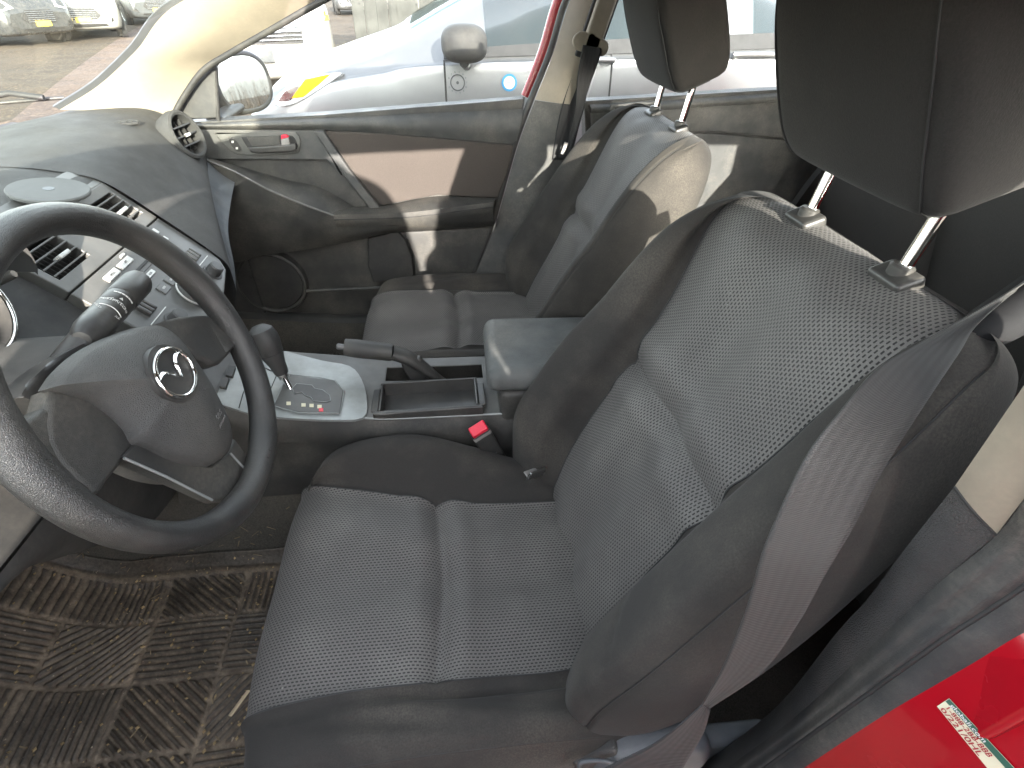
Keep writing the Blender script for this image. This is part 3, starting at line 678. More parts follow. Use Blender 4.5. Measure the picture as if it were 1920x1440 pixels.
for s in (1, -1):
    c = sp(s*.091, .067, -.03)
    vb = rbox('vent_duct', sp(s*.091, .067, -.045), (.084, .056, .004), 'matte_black', dash, .001, ax=((0, 1, 0), SU))
    for q, (u0, v0, su, sv) in enumerate(((.043, 0, .003, .058), (-.043, 0, .003, .058), (0, .0285, .09, .003), (0, -.0285, .09, .003))):
        rbox('duct_wall', sp(s*.091+u0, .067+v0, -.024), (su, sv, .044), 'smooth_black', vb, .0006, ax=((0, 1, 0), SU))
    for i in range(9): rbox('vane', sp(s*.091-.036+.009*i, .067, -.028), (.0012, .052, .020), 'smooth_black', vb, .0003, ax=((0, 1, 0), SU))
    for i in range(4):
        sl = rbox('vent_slat', sp(s*.091, .0475+.0132*i, -.004), (.084, .0026, .011), 'stack_plastic', dash, .0009, ax=((0, 1, .0), SU+SN*.25))
        if i == 1: rbox('vent_tab', sp(s*.091-.006, .0475+.0132*i, .001), (.024, .0062, .015), 'button_silver', sl, .0018, ax=((0, 1, 0), SU+SN*.25))
lower = [(.146, .019), (-.146, .019), (-.146, -.075), (-.140, -.100), (-.122, -.118), (-.04, -.140), (.04, -.140), (.122, -.118), (.140, -.100), (.146, -.075)]
fp = plate('radio_panel', [sp(*q) for q in lower], SN, .03, 'stack_plastic', dash, .003)
SX = np.array([0, -1., 0])
def button(y, s, w, h, body=None, mat='button_silver', sz=.005, ht=.003, name='button'):
    b_ = rbox(name, sp(y, s, ht*.5), (w, h, ht+.002), mat, fp, .0012, ax=(SX, SU))
    if body: text('button_lettering', body, sz, sp(y, s, ht+.0012), SX, SU, 'cord', b_, .0001)
    return b_
button(.068, .002, .034, .011, 'FM1/2'); button(.025, .002, .036, .011, 'AM'); button(.025, -.033, .040, .008, 'DISC · AUX', sz=.0045)
button(-.093, .006, .020, .011, '▸', mat='button_silver'); button(-.093, -.012, .014, .009, None)
button(.012, .012, .012, .004, None)
rbox('cd_slot', sp(.0, -.0165, .0005), (.125, .0045, .002), 'cord', fp, .0008, ax=(SX, SU))
rbox('slot_shade', sp(.0, -.022, .0005), (.125, .006, .002), 'smooth_black', fp, .0008, ax=(SX, SU))
for y in (.030, .000, -.03):
    b_ = rbox('seek_key', sp(y, -.060, .001), (.024, .017, .003), 'stack_plastic', fp, .0012, ax=(SX, SU)); text('button_lettering', {.030: 'SEEK', .0: 'SEEK', -.03: 'SCAN'}[y], .0045, sp(y, -.060, .0027), SX, SU, 'white_print', b_, .0001)
for y0 in (.098, -.098):
    for i in range(3):
        rbox('rocker', sp(y0+(i-1)*.0095, -.060, .003), (.0062, .022, .009), 'smooth_black' if y0 > 0 else 'stack_plastic', fp, .002, ax=(SX, SU))
    rbox('trim_line', sp(y0, -.079, .0008), (.055, .0016, .002), 'button_silver', fp, .0004, ax=(SX, SU))
def knob(y, s, r=.0130, h=.016):
    k_ = lathe('knob', [(r*1.35, 0), (r*1.3, .0015), (r*1.05, .002), (r, .004), (r*.94, h), (r*.80, h+.0025), (0, h+.003)], sp(y, s, .0005), SN, 'knob_leather', fp, 36); return k_
knob(-.088, -.102); knob(.088, -.102); lathe('knob', [(.030, 0), (.030, .002), (.027, .004), (.0265, .016), (.024, .018), (0, .018)], sp(0, -.098, .0005), SN, 'stack_plastic', fp, 40)
tube('knob_ring', [sp(.0292*math.cos(a), -.098+.0292*math.sin(a), .005) for a in np.linspace(0, 2*math.pi, 41)], .0014, 'button_silver', fp, 8, cap=False)
# round side vent by the passenger door
vc = np.array([.788, -.548, .712]); vn = np.array([-.93, .17, .30]); vn /= np.linalg.norm(vn); vx, vu, _ = basis(np.cross(np.array([0, 0, 1.]), vn), (0.25, 0, 1)); vu = np.cross(vn, vx)
rv = lathe('round_vent', [(.050, -.035), (.056, -.012), (.054, .004), (.049, .008), (.044, .005), (.043, -.030), (0, -.030)], vc, vn, 'dash_pad', dash, 44)
for i in range(3): rbox('vent_slat', vc+vu*(-.020+.020*i)+vn*(-.004), (.080-.012*abs(i-1), .0035, .012), 'smooth_black', rv, .001, ax=(vx, vu))
for i in range(3): rbox('vane', vc+vx*(-.022+.022*i)+vn*(-.016), (.0015, .070, .012), 'matte_black', rv, .0004, ax=(vx, vu))
rbox('vent_tab', vc+vu*0+vn*.003, (.010, .007, .012), 'button_silver', rv, .0015, ax=(vx, vu))
pod = pillow('vent_pod', vc-vn*.066+np.array([.006, 0, -.014]), (.056, .054, .052), 'dash_pad', dash, 2.4, ax=(vn, vx))
ga, gb_ = un(158, 243, z=.752), un(258, 231, z=.752); gd = (gb_-ga)/np.linalg.norm(gb_-ga); gl_ = np.linalg.norm(gb_-ga)
df = rbox('demister_grille', (ga+gb_)/2+np.array([0, 0, .003]), (gl_, .032, .006), 'cord', dash, .0015, ax=(gd, np.cross((0, 0, 1.), gd)))
for i in range(9): rbox('grille_rib', ga+gd*gl_*(i+.5)/9+np.array([0, 0, .006]), (.004, .030, .004), 'dash_pad', df, .0006, ax=(gd+np.cross((0, 0, 1.), gd)*.5, np.cross((0, 0, 1.), gd)))
# round phone pad resting on top of the dash
pd = thing('phone_pad', 'round grey adhesive phone pad lying on top of the dashboard', 'phone pad', (.797, -.035, .738))
lathe('pad_disc', [(.046, 0), (.0515, .003), (.0525, .007), (.051, .009), (.0, .0092)], (.797, -.035, .739), (-.18, 0, 1), 'disc_grey', pd, 56)
lathe('pad_centre', [(.0075, 0), (.0075, .0008), (0, .0009)], np.array([.797, -.035, .739])+np.array([-.18, 0, 1])/1.016*.0088, (-.18, 0, 1), 'blue_grey_plastic', pd, 24)
# ================================================================== CENTRE CONSOLE
con = thing('center_console', 'dark console between the front seats with silver shifter surround and padded armrest', 'console', (.25, 0, .0))
def zt(x): return float(np.interp(x, [-.25, .10, .33, .40, .55, .62, .66, .70], [.33, .338, .345, .358, .382, .412, .445, .49]))
TR = (.148, .338, .006, .090); HB = (.13, .335, -.066, -.018)
hx = sorted(set(np.linspace(-.25, .66, 27).round(3).tolist()+[TR[0], TR[1], HB[0], HB[1]]))
top = holegrid('console_top', hx, [-.098, -.066, -.018, .006, .05, .090, .100], [TR, HB], lambda u, v: np.array([u, v, zt(u)]), 'stack_plastic', con, .004)
for s in (1, -1):
    A = [(x, s*.1005, zt(x)-.001) for x in np.linspace(-.25, .66, 9)]; Bq = [(x, s*(.112 if s > 0 else .105), zt(x)-.075) for x in np.linspace(-.25, .70, 9)]; Cq = [(x, s*.118, .17) for x in np.linspace(-.25, .76, 9)]
    strip('side_panel', A, Bq, 'black_plastic', con, .006, (0, s, .3), flip=s < 0); strip('side_lower', Bq, Cq, 'black_plastic', con, -.004, (0, s, 0), flip=s < 0)
tube('edge_highlight', [(x, .1012, zt(x)-.001) for x in np.linspace(.09, .66, 24)], .0022, 'silver_panel', con, 8)  # silver line painting the bright highlight on the console's near edge
ty = np.array([TR[0], TR[1]]); zb = .326
tray = rbox('tray', ((TR[0]+TR[1])/2, .048, zb), (TR[1]-TR[0], .084, .004), 'smooth_black', con, .001)
for c, s in ((((TR[0]+TR[1])/2, TR[2]+.001, .3385), (.196, .004, .040)), (((TR[0]+TR[1])/2, TR[3]+.003, .3400), (.205, .005, .034)), ((TR[0]+.001, .048, .3385), (.004, .086, .040)), ((TR[1]-.001, .048, .3385), (.004, .086, .040))):
    rbox('tray_wall', c, s, 'smooth_black', tray, .0012)
rbox('tray_lip', ((TR[0]+TR[1])/2, .0985, .3490), (.212, .008, .022), 'smooth_black', tray, .003)
for x_ in (TR[0]-.010, TR[1]+.010): rbox('tray_bracket', (x_, .050, .3475), (.014, .070, .008), 'smooth_black', tray, .002)
pillow('thumb_scoop', (.318, .099, .357), (.030, .006, .004), 'smooth_black', tray, 2.5)
for i in range(5):
    pass
rbox('slot_floor', ((HB[0]+HB[1])/2, -.042, .30), (.20, .046, .003), 'matte_black', con, .0006)
# silver shifter surround (follows the rising console)
SO = [(535, 658), (604, 676), (655, 686), (678, 711), (688, 751), (680, 783), (619, 787), (520, 782), (440, 766), (405, 745), (440, 690), (480, 662)]
def con_pt(px, py, o=0.):
    z = .36
    for _ in range(12): q = un(px, py, z=z); z = zt(q[0])+o
    return un(px, py, z=z)
def surf_plate(name, pxs, o, mat, par, th=.005, smooth=0, ny=6):
    """thin raised patch on the console top bounded by picture points, following its height"""
    P = np.array([con_pt(*p, o)[:2] for p in pxs])
    if smooth: P = cr(np.concatenate([P, P[:1]]), smooth)[:-1]
    bm = bmesh.new(); f = bm.faces.new([bm.verts.new((p[0], p[1], 0)) for p in P]); bmesh.ops.triangulate(bm, faces=[f])
    for c in np.linspace(.30, .70, 21):
        g = bm.verts[:]+bm.edges[:]+bm.faces[:]; bmesh.ops.bisect_plane(bm, geom=g, plane_co=(c, 0, 0), plane_no=(1, 0, 0))
    r = bmesh.ops.extrude_face_region(bm, geom=bm.faces[:]); up = [g for g in r['geom'] if isinstance(g, bmesh.types.BMVert)]; ups = set(up)
    for v in bm.verts: v.co.z = zt(v.co.x)+(o if v in ups else o-th)
    return from_bm(name, bm, mat, par, sharp=40)
ss = surf_plate('shifter_surround', SO, .006, 'silver_panel', con, smooth=3)
gp = surf_plate('gate_plate', [(540, 703), (626, 713), (643, 732), (636, 774), (560, 772), (512, 760)], .0095, 'stack_plastic', ss, smooth=0)
tube('gate_chrome', [con_pt(*p, .0095) for p in [(512, 761), (541, 702), (600, 708), (630, 714), (645, 733), (638, 775), (560, 774), (512, 761)]], .0011, 'silver_panel', ss, 8)
gs = [(548, 728), (556, 719), (585, 722), (590, 728), (605, 731), (618, 741), (620, 751), (612, 754), (588, 752), (583, 745), (572, 741), (566, 735), (552, 738)]
surf_plate('gate_slot', gs, .0105, 'smooth_black', gp)
tube('gate_rim', [con_pt(*p, .0105) for p in gs+gs[:1]], .0006, 'silver_panel', gp, 6)
for p, t in (((541, 756), 'P'), ((569, 759), 'R'), ((584, 760), 'N'), ((599, 762), 'D'), ((602, 768), 'M')):
    q = con_pt(*p, .0112); surf_plate('gear_window', [(p[0]-4, p[1]-3), (p[0]+4, p[1]-3), (p[0]+4, p[1]+3), (p[0]-4, p[1]+3)], .0103, 'sticker_paper' if t != 'M' else 'buckle_red', gp, .001)
for p in ((432, 695), (420, 716)):
    surf_plate('console_switch', [(p[0]-9, p[1]+8), (p[0]-3, p[1]-10), (p[0]+9, p[1]-8), (p[0]+3, p[1]+10)], .012, 'smooth_black', con, .006)
for q_ in ([(497, 690), (520, 700), (508, 728), (494, 764)], [(470, 700), (455, 740), (448, 765)]): tube('panel_joint', [con_pt(*p, .0065) for p in q_], .0009, 'cord', ss, 6)
# armrest lid
arm = rbox('armrest_base', (-.03, .012, .355), (.27, .190, .075), 'black_plastic', con, .012)
lid = rbox('armrest_lid', (-.030, .014, .419), (.318, .212, .052), 'armrest_vinyl', arm, .022, ax=((1, -.03, .02), (0, 1, 0)), seg=6, taper=.965)
tube('lid_seam', [(.118*1.0, y, .404) for y in np.linspace(-.07, .10, 9)], .0008, 'black_plastic', arm, 6)
# gear lever
gl = thing('gear_lever', 'black gear lever knob on a bare steel shaft in the silver gate', 'gear lever', tuple(con_pt(549, 735)))
kb = un(498, 640, y=.004); kt = un(528, 698, y=.018); gb = con_pt(549, 736, .004)
tube('shaft', [gb-np.array([0, 0, .01]), kt*.6+gb*.4, kt], .0055, 'chrome', gl, 16)
ax_ = kb-kt; la = np.linalg.norm(ax_); ax_ /= la
lathe('knob', [(.0, -.004), (.012, -.003), (.0135, .002), (.0150, la*.25), (.0215, la*.62), (.0258, la*.95), (.0262, la*1.12), (.0225, la*1.34), (.012, la*1.47), (0, la*1.50)], kt, ax_, 'knob_leather', gl, 36)
tube('knob_seam', [kt+ax_*la*.62+.0216*(basis(ax_, (0, 1, 0))[1]*math.cos(a)+basis(ax_, (0, 1, 0))[2]*math.sin(a)) for a in np.linspace(0, 2*math.pi, 33)], .0006, 'cord', gl, 6, cap=False)
lathe('shaft_collar', [(.010, -.012), (.011, -.002), (.009, 0)], kt, ax_, 'steel', gl, 20)
# handbrake
hb = thing('handbrake', 'black handbrake lever with a push button, lying along the console', 'handbrake', tuple(un(819, 704, y=-.042)))
h0, h1, h2, h3, h4 = un(646, 651, y=-.040), un(735, 661, y=-.040), un(768, 672, y=-.042), un(800, 694, y=-.042), un(822, 712, y=-.042)
tube('grip', [h0, h0*.7+h1*.3, h1], [.0175, .0190, .0180], 'black_plastic', hb, 20, smoothpath=6)
tube('lever_arm', [h1, h2, h3, h4, h4+np.array([-.03, 0, -.03])], [.0180, .0185, .0160, .014, .013], 'black_plastic', hb, 16, smoothpath=6, flat=(.75, 1.05, (0, 1, 0)))
du = (h0-h1)/np.linalg.norm(h0-h1); lathe('release_button', [(.0062, 0), (.0062, .013), (.0045, .0155), (0, .016)], h0, du, 'button_grey', hb, 20)
rbox('lever_skirt', h2+np.array([-.010, 0, -.030]), (.045, .018, .060), 'smooth_black', hb, .006, ax=((1, 0, -.3), (0, 1, 0)))
# driver's buckle
bc0 = un(930, 858, y=.132); bc1 = un(899, 808, y=.140)
bd = (bc1-bc0); bl = np.linalg.norm(bd); bd /= bl; vv = CAM-bc0; sx = np.cross(bd, vv); sx /= np.linalg.norm(sx)
bk_ = thing('belt_buckle', "driver's seat belt buckle with red release button beside the console", 'buckle', tuple(bc0))
bb = rbox('housing', bc0*.5+bc1*.5-bd*.008, (.038, bl*1.25, .024), 'smooth_black', bk_, .004, ax=(sx, bd))
rbox('release_button', bc1+bd*.002, (.034, .020, .0225), 'buckle_red', bk_, .003, ax=(sx, bd+np.cross(sx, bd)*.25)); rbox('button_frame', bc1-bd*.006, (.0385, .012, .0245), 'buckle_grey', bk_, .003, ax=(sx, bd))
text('buckle_lettering', 'PRESS', .006, bc0*.72+bc1*.28+np.cross(sx, bd)*.0122, sx, bd, 'grey_print', bk_)
tube('buckle_stalk', [bc0-bd*.01, bc0-bd*.05, np.array([.06, .13, .12])], .008, 'matte_black', bk_, 10)
# ================================================================== FLOOR
def floorz(x, y):
    t = np.clip((x-.86)/.5, 0, 1); z = t*t*(3-2*t)*.42*np.clip((1.45-x)/.2, 0, 1)+np.clip(x-1.25, 0, 1)*.9
    w = np.clip(1.5-np.abs(y)/.14, 0, 1); return z+.20*w**2*(3-2*w)
xs_ = np.linspace(-1.35, 1.5, 120); ys_ = np.linspace(-.70, .70, 80); XX, YY = np.meshgrid(xs_, ys_, indexing='ij'); ZZ = floorz(XX, YY)+.003*rng.standard_normal(XX.shape)*.4
tag(gridobj('cabin_floor', np.stack([XX, YY, ZZ], 2), 'carpet', None, loc=(0, 0, 0), flip=True), 'dusty grey carpet covering the cabin floor', 'carpet', kind='structure')
# driver's rubber mat with ribbed blocks in alternating directions
mx0, mx1, my0, my1 = .50, 1.12, .165, .640; nx_, ny_ = 420, 320
xs_ = np.linspace(mx0, mx1, nx_); ys_ = np.linspace(my0, my1, ny_); XX, YY = np.meshgrid(xs_, ys_, indexing='ij')
U_ = (XX-mx0)/.150; V_ = (YY-my0)/.115; iu = np.floor(U_+.0); iv = np.floor(V_); fu = U_-iu; fv = V_-iv
kind = (iv.astype(int) % 2); kind = np.where((iu == 1) & (iv % 3 != 1), 2, kind); kind = np.where((iu == 2) & (iv % 3 == 1), 3, kind); kind = np.where((iu == 0) & (iv == 2), 3, kind); kind = np.clip(kind, 0, 3); PI2 = 2*math.pi
ang = np.choose(kind, [0., math.pi/2, .9, -.75]); ph = (XX*np.cos(ang)+YY*np.sin(ang))/.0118
rib = np.clip((np.cos(PI2*ph)+.35)*1.6, 0, 1)
edge = np.minimum(np.minimum(fu, 1-fu)*.150, np.minimum(fv, 1-fv)*.115); rib *= np.clip((edge-.003)/.003, 0, 1)
# a rim round the mat and the raised frame line across its middle
bd_ = np.minimum(np.minimum(XX-mx0, mx1-XX), np.minimum(YY-my0, my1-YY)); lip = np.clip((.024-bd_)/.004, 0, 1)*np.clip(bd_/.003+.2, 0, 1)
rib = np.where(bd_ < .030, 0, rib); relief = np.maximum(rib*.75, lip)
wob = .006*np.sin(XX*9+1)*np.sin(YY*7)+.004*np.sin(XX*23+YY*17)
Zm = floorz(XX, YY)*.95+.012+wob*.6+relief*.0105*(1-.25*np.clip(np.sin(XX*31)*np.sin(YY*27), 0, 1))
tag(gridobj('floor_mat', np.stack([XX, YY, Zm], 2), 'mat_rubber', None, loc=(.8, .4, .01), flip=True, attr=relief), 'muddy ribbed rubber mat in the driver footwell', 'floor mat')
xs_ = np.linspace(.45, 1.0, 200); ys_ = np.linspace(-.62, -.16, 160); XX, YY = np.meshgrid(xs_, ys_, indexing='ij'); rel = np.clip((np.cos(PI2*XX/.0125)+.3)*1.5, 0, 1)
tag(gridobj('floor_mat', np.stack([XX, YY, floorz(XX, YY)*.95+.012+.007*rel], 2), 'mat_rubber', None, loc=(.7, -.4, .01), flip=True, attr=rel), 'ribbed rubber mat in the passenger footwell', 'floor mat')
# pebbles, straw and leaf crumbs on the mat
def scatter(name, label, cat, n, mat, fn):
    V = []; F = []
    for _ in range(n): fn(V, F)
    o = mk(name, V, F, mat, None, smooth=False, loc=(.75, .35, .02)); tag(o, label, cat, kind='stuff'); return o
def peb(V, F):
    x, y = rng.uniform(.52, 1.08), rng.uniform(.17, .62); r = rng.uniform(.0010, .0034); z = float(floorz(np.array(x), np.array(y)))*.95+.022; b = len(V); s = rng.uniform(.6, 1.5, 3)
    for d in ((1, 0, 0), (-1, 0, 0), (0, 1, 0), (0, -1, 0), (0, 0, 1), (0, 0, -1)): V.append((x+d[0]*r*s[0], y+d[1]*r*s[1], z+d[2]*r*s[2]*.7))
    F += [(b+i, b+j, b+k) for i, j, k in ((0, 2, 4), (2, 1, 4), (1, 3, 4), (3, 0, 4), (2, 0, 5), (1, 2, 5), (3, 1, 5), (0, 3, 5))]
scatter('floor_grit', 'pale grit and pebbles scattered over the muddy mat', 'grit', 420, 'dry_leaf', peb)
def strw(V, F):
    if rng.random() < .6: x, y = rng.uniform(.58, 1.05), rng.uniform(.145, .185)
    else: x, y = rng.uniform(.55, 1.05), rng.uniform(.12, .60)
    a = rng.uniform(0, math.pi); l_ = rng.uniform(.002, .011); w = rng.uniform(.0003, .0012); z = float(floorz(np.array(x), np.array(y)))+.020+rng.uniform(0, .006); b = len(V); c, s = math.cos(a), math.sin(a); t = rng.uniform(-.004, .004)
    V += [(x-c*l_-s*w, y-s*l_+c*w, z-t), (x-c*l_+s*w, y-s*l_-c*w, z-t), (x+c*l_+s*w, y+s*l_-c*w, z+t), (x+c*l_-s*w, y+s*l_+c*w, z+t)]; F.append((b, b+1, b+2, b+3))
scatter('straw', 'dry straw and leaf crumbs along the edge of the mat', 'straw', 110, 'straw', strw)
wc = un(449, 1318, z=.10); tag(rbox('wood_chip', wc, (.040, .011, .003), 'wood_chip', None, .0008, ax=(un(460, 1305, z=.10)-un(438, 1335, z=.10), (.3, 1, .2)), loc=tuple(wc)), 'small pale wooden chip standing beside the driver seat front corner', 'wood chip')

for s in (-1, 1): plate('kick_panel', [(.80, s*.690, .0), (1.4, s*.690, .0), (1.4, s*.690, .70), (.86, s*.690, .70), (.80, s*.690, .5)], (0, -s, 0), .01, 'matte_black', dash, .002)
plate('firewall', [(1.36, -.69, 0), (1.36, .69, 0), (1.36, .69, .71), (1.36, -.69, .71)], (-1, 0, 0), .01, 'matte_black', dash, 0)
# ================================================================== FRONT PASSENGER DOOR
def uy(ps, y): return [un(*p, y=y) for p in ps]
door = thing('car_door', 'closed front passenger door with cloth panel, armrest and speaker', 'car door', (.4, -.72, .1))
base = yplate('door_panel', [(318, 232), (415, 226), (600, 216), (800, 200), (982, 186), (968, 262), (950, 332), (925, 422), (882, 528), (850, 575), (650, 612), (448, 606), (405, 560), (380, 400), (350, 300)], -.712, .05, 'black_plastic', door, .004)
strip('belt_rail', uy([(330, 232), (415, 226), (600, 214), (800, 198), (984, 182)], -.742), uy([(345, 241), (420, 242), (600, 244), (760, 253), (880, 263), (967, 270)], -.702), 'door_upper', door, .028, (0, 1, .25), flip=False)
yplate('upper_trim', [(348, 243), (420, 243.5), (592, 245), (640, 330), (612, 300), (388, 299), (358, 262)], -.697, .02, 'door_upper', door, .003)
fab = yplate('cloth_insert', [(608, 247), (690, 250), (760, 255), (880, 266), (963, 274), (951, 328), (933, 372), (900, 370), (820, 366), (714, 386), (660, 322)], -.694, .02, 'door_fabric', door, .005)
yplate('accent_strip', [(588, 246), (606, 246), (655, 318), (712, 389), (694, 393), (640, 324)], -.678, .03, 'silver_panel' if 0 else 'door_upper', door, .004)
# handle
hz = yplate('handle_bezel', [(405, 252), (412, 249), (540, 247), (556, 250), (563, 262), (562, 278), (550, 289), (470, 291), (440, 288), (416, 268)], -.693, .02, 'stack_plastic', door, .003, smooth=3)
hr_ = yplate('handle_recess', [(452, 257), (535, 254), (550, 257), (556, 268), (553, 279), (540, 286), (480, 287), (468, 282)], -.6915, .02, 'cord', hz, .002, smooth=3)
yplate('inner_handle', [(464, 277), (540, 272), (553, 270), (555, 276), (548, 284), (482, 287), (470, 284)], -.672, .012, 'smooth_black', hz, .003, smooth=2)
yplate('handle_cup', [(462, 258), (522, 255), (526, 272), (474, 276)], -.688, .008, 'black_plastic', hz, .002)
lk = yplate('lock_knob', [(526, 262), (541, 258), (544, 272), (528, 275)], -.678, .014, 'buckle_grey', hz, .003)
yplate('lock_flag', [(527, 254), (536, 253), (541, 257), (527, 261)], -.680, .010, 'buckle_red', lk, .001)
ls = yplate('lock_switch', [(430, 260), (438, 260), (452, 279), (449, 284), (442, 283), (430, 267)], -.6905, .012, 'smooth_black', hz, .002, smooth=3)
for p in ((436, 266), (444, 278)): yplate('switch_mark', [(p[0]-2, p[1]-2), (p[0]+2, p[1]-2), (p[0]+2, p[1]+2), (p[0]-2, p[1]+2)], -.6898, .002, 'white_print', ls, 0)
# armrest ledge sweeping from the dash
E1 = uy([(388, 301), (440, 322), (500, 354), (560, 380), (625, 404)], -.640)
E2 = uy([(405, 300), (470, 318), (540, 338), (600, 352), (668, 390)], -.698)
strip('ledge_top', E2, E1, 'black_plastic', door, .004, (0, 0, 1), flip=True)
sw_c = un(505, 350, y=-.668); rbox('window_switch', sw_c+np.array([0, 0, .004]), (.065, .030, .008), 'smooth_black', door, .003, ax=((1, .05, .42), (0, 1, 0)))
F1 = uy([(625, 403), (700, 401), (780, 397), (925, 379)], -.630); F2 = uy([(640, 388), (714, 386), (820, 368), (933, 372)], -.698)
for q in F2: q[2] += .0
strip('armrest_top', F2, F1, 'black_plastic', door, .002, (0, 0.2, 1), flip=True)
F3 = [q+np.array([0, -.008, -.038]) for q in F1]; strip('armrest_face', F1, F3, 'black_plastic', door, .003, (0, 1, 0))
tube('armrest_seam', [q+np.array([0, .001, -.014]) for q in cr(np.array(F1), 6)], .0012, 'cord', door, 6)
E3 = uy([(395, 360), (430, 420), (500, 440), (560, 440), (610, 445)], -.690)
G1 = [q for q in E1]+F3[1:]; G2 = uy([(408, 430), (430, 490), (500, 478), (560, 470), (620, 460), (690, 446), (745, 436), (925, 424)], -.676)
tube('ledge_highlight', E1, .0034, 'stack_plastic', door, 8, smoothpath=5)  # paler bead that draws the highlight along the ledge lip
strip('lower_panel', G1, G2, 'black_plastic', door, .006, (0, 1, 0), flip=False)
strip('panel_return', G2, [q+np.array([0, -.045, -.005]) for q in G2], 'black_plastic', door, 0)
yplate('lower_pocket', [(690, 448), (745, 434), (760, 450), (772, 480), (776, 520), (700, 530), (690, 500)], -.690, .03, 'matte_black', door, .004)
yplate('rear_panel', [(748, 436), (918, 426), (902, 480), (880, 526), (778, 524), (775, 482), (764, 452)], -.694, .03, 'black_plastic', door, .006)
spk = lathe('speaker_ring', [(.108, -.03), (.108, .0), (.104, .010), (.098, .012), (.094, .006), (.094, 0)], (.752, -.70, .247), (0, 1, .0), 'black_plastic', door, 56)
lathe('speaker_grille', [(.095, -.002), (.090, .003), (0, .007)], (.752, -.70, .247), (0, 1, 0), 'matte_black', spk, 48)
tube('pocket_bar', uy([(575, 546), (700, 540), (800, 536), (862, 532)], -.672), .006, 'black_plastic', door, 10)
# sail panel and mirror
yplate('sail_panel', [(330, 226), (336, 190), (360, 165), (398, 122), (404, 128), (408, 222)], -.705, .02, 'black_plastic', door, .005)
tube('sail_post', uy([(400, 100), (409, 225)], -.712), .006, 'smooth_black', door, 8)
# window glass and frame
wtop = [un(p[0], p[1], y=-.68)+np.array([0, .10*0, 0]) for p in ((400, 120), (500, 52), (600, -10))]
gl_pts = [un(408, 226, y=-.735), un(984, 184, y=-.735)]
a0, a1 = gl_pts
top_f = np.array([.30, -.60, 1.055]); top_r = np.array([-.165, -.60, 1.05])
wn_ = mk('window_glass', [a0+np.array([0, 0, -.02]), a1+np.array([0, 0, -.02]), top_r, top_f, a0+np.array([.03, 0, .02])], [(0, 1, 2, 3, 4)], 'clear_glass', door, smooth=False)
tube('door_seal', [np.array(q) for q in [(-.185, -.66, 1.06), (-.142, -.712, .972), (-.108, -.715, .86), (-.062, -.712, .755), (-.022, -.708, .654), (.008, -.706, .556), (.050, -.704, .413), (.095, -.702, .30), (.140, -.70, .205), (.22, -.70, .135), (.34, -.70, .115)]], .009, 'rubber', door, 10, smoothpath=6)
# the wing mirror outside
mc = un(458, 155, y=-.95); mz = np.array([-.80, .52, .082]); mz /= np.linalg.norm(mz); mxx, mup, _ = basis(np.cross(np.array([0, 0, 1.]), mz), (0, 0, 1)); mup = np.cross(mz, mxx)
def sq(a, ex=2.6): return np.sign(math.cos(a))*abs(math.cos(a))**(2/ex), np.sign(math.sin(a))*abs(math.sin(a))**(2/ex)
rows = []
for kz, kr in ((.0, .86), (.004, .97), (-.006, 1.06), (-.03, 1.10), (-.06, .98), (-.09, .6), (-.095, .02)):
    rows.append([mc+mxx*.098*kr*sq(a)[0]+mup*.076*kr*sq(a)[1]+mz*kz for a in np.linspace(0, 2*math.pi, 49)])
mr = gridobj('wing_mirror', np.array(rows), 'smooth_black', door, flip=True)
mk('mirror_glass', [mc+mxx*.086*sq(a)[0]+mup*.066*sq(a)[1]+mz*.0015 for a in np.linspace(0, 2*math.pi, 48, endpoint=False)], [tuple(range(48))], 'mirror_glass', mr, smooth=False)
rbox('mirror_arm', un(424, 212, y=-.83), (.05, .20, .022), 'smooth_black', mr, .012)
# ================================================================== REAR PASSENGER DOOR
rd = thing('car_door', 'rear passenger door panel with a sunny patch, seen past the headrests', 'car door', (-.7, -.72, .1))
yplate('door_panel', [(1095, 190), (1460, 168), (1640, 158), (1700, 400), (1500, 480), (1200, 520), (1110, 500)], -.712, .05, 'black_plastic', rd, .004)
strip('belt_rail', uy([(1100, 188), (1250, 180), (1455, 166), (1640, 154)], -.742), uy([(1108, 213), (1250, 206), (1455, 192), (1640, 182)], -.700), 'door_upper', rd, .02, (0, 1, .2))
yplate('upper_trim', [(1108, 212), (1250, 206), (1455, 192), (1600, 186), (1600, 268), (1480, 260), (1340, 247), (1200, 246), (1110, 250)], -.699, .02, 'door_upper', rd, .004)
yplate('lower_trim', [(1110, 254), (1200, 249), (1340, 250), (1480, 263), (1600, 272), (1560, 380), (1400, 400), (1120, 420)], -.701, .02, 'door_upper', rd, .004)
hb_ = yplate('handle_bezel', [(1146, 196), (1228, 191), (1240, 198), (1238, 208), (1228, 212), (1150, 213)], -.696, .02, 'stack_plastic', rd, .003, smooth=3)
yplate('handle_recess', [(1152, 200), (1226, 195), (1233, 200), (1230, 206), (1154, 209)], -.6945, .02, 'cord', hb_, .002)
b0, b1 = un(1098, 188, y=-.735), un(1640, 155, y=-.735)
mk('window_glass', [b0-np.array([0, 0, .02]), b1-np.array([0, 0, .02]), np.array([-.95, -.60, 1.04]), np.array([-.26, -.60, 1.05])], [(0, 1, 2, 3)], 'clear_glass', rd, smooth=False)
# ================================================================== RED CAR BODY
car = thing('body_shell', 'red car body shell round the cabin, with pillars, sill and windscreen', 'car', (0, 0, 0))
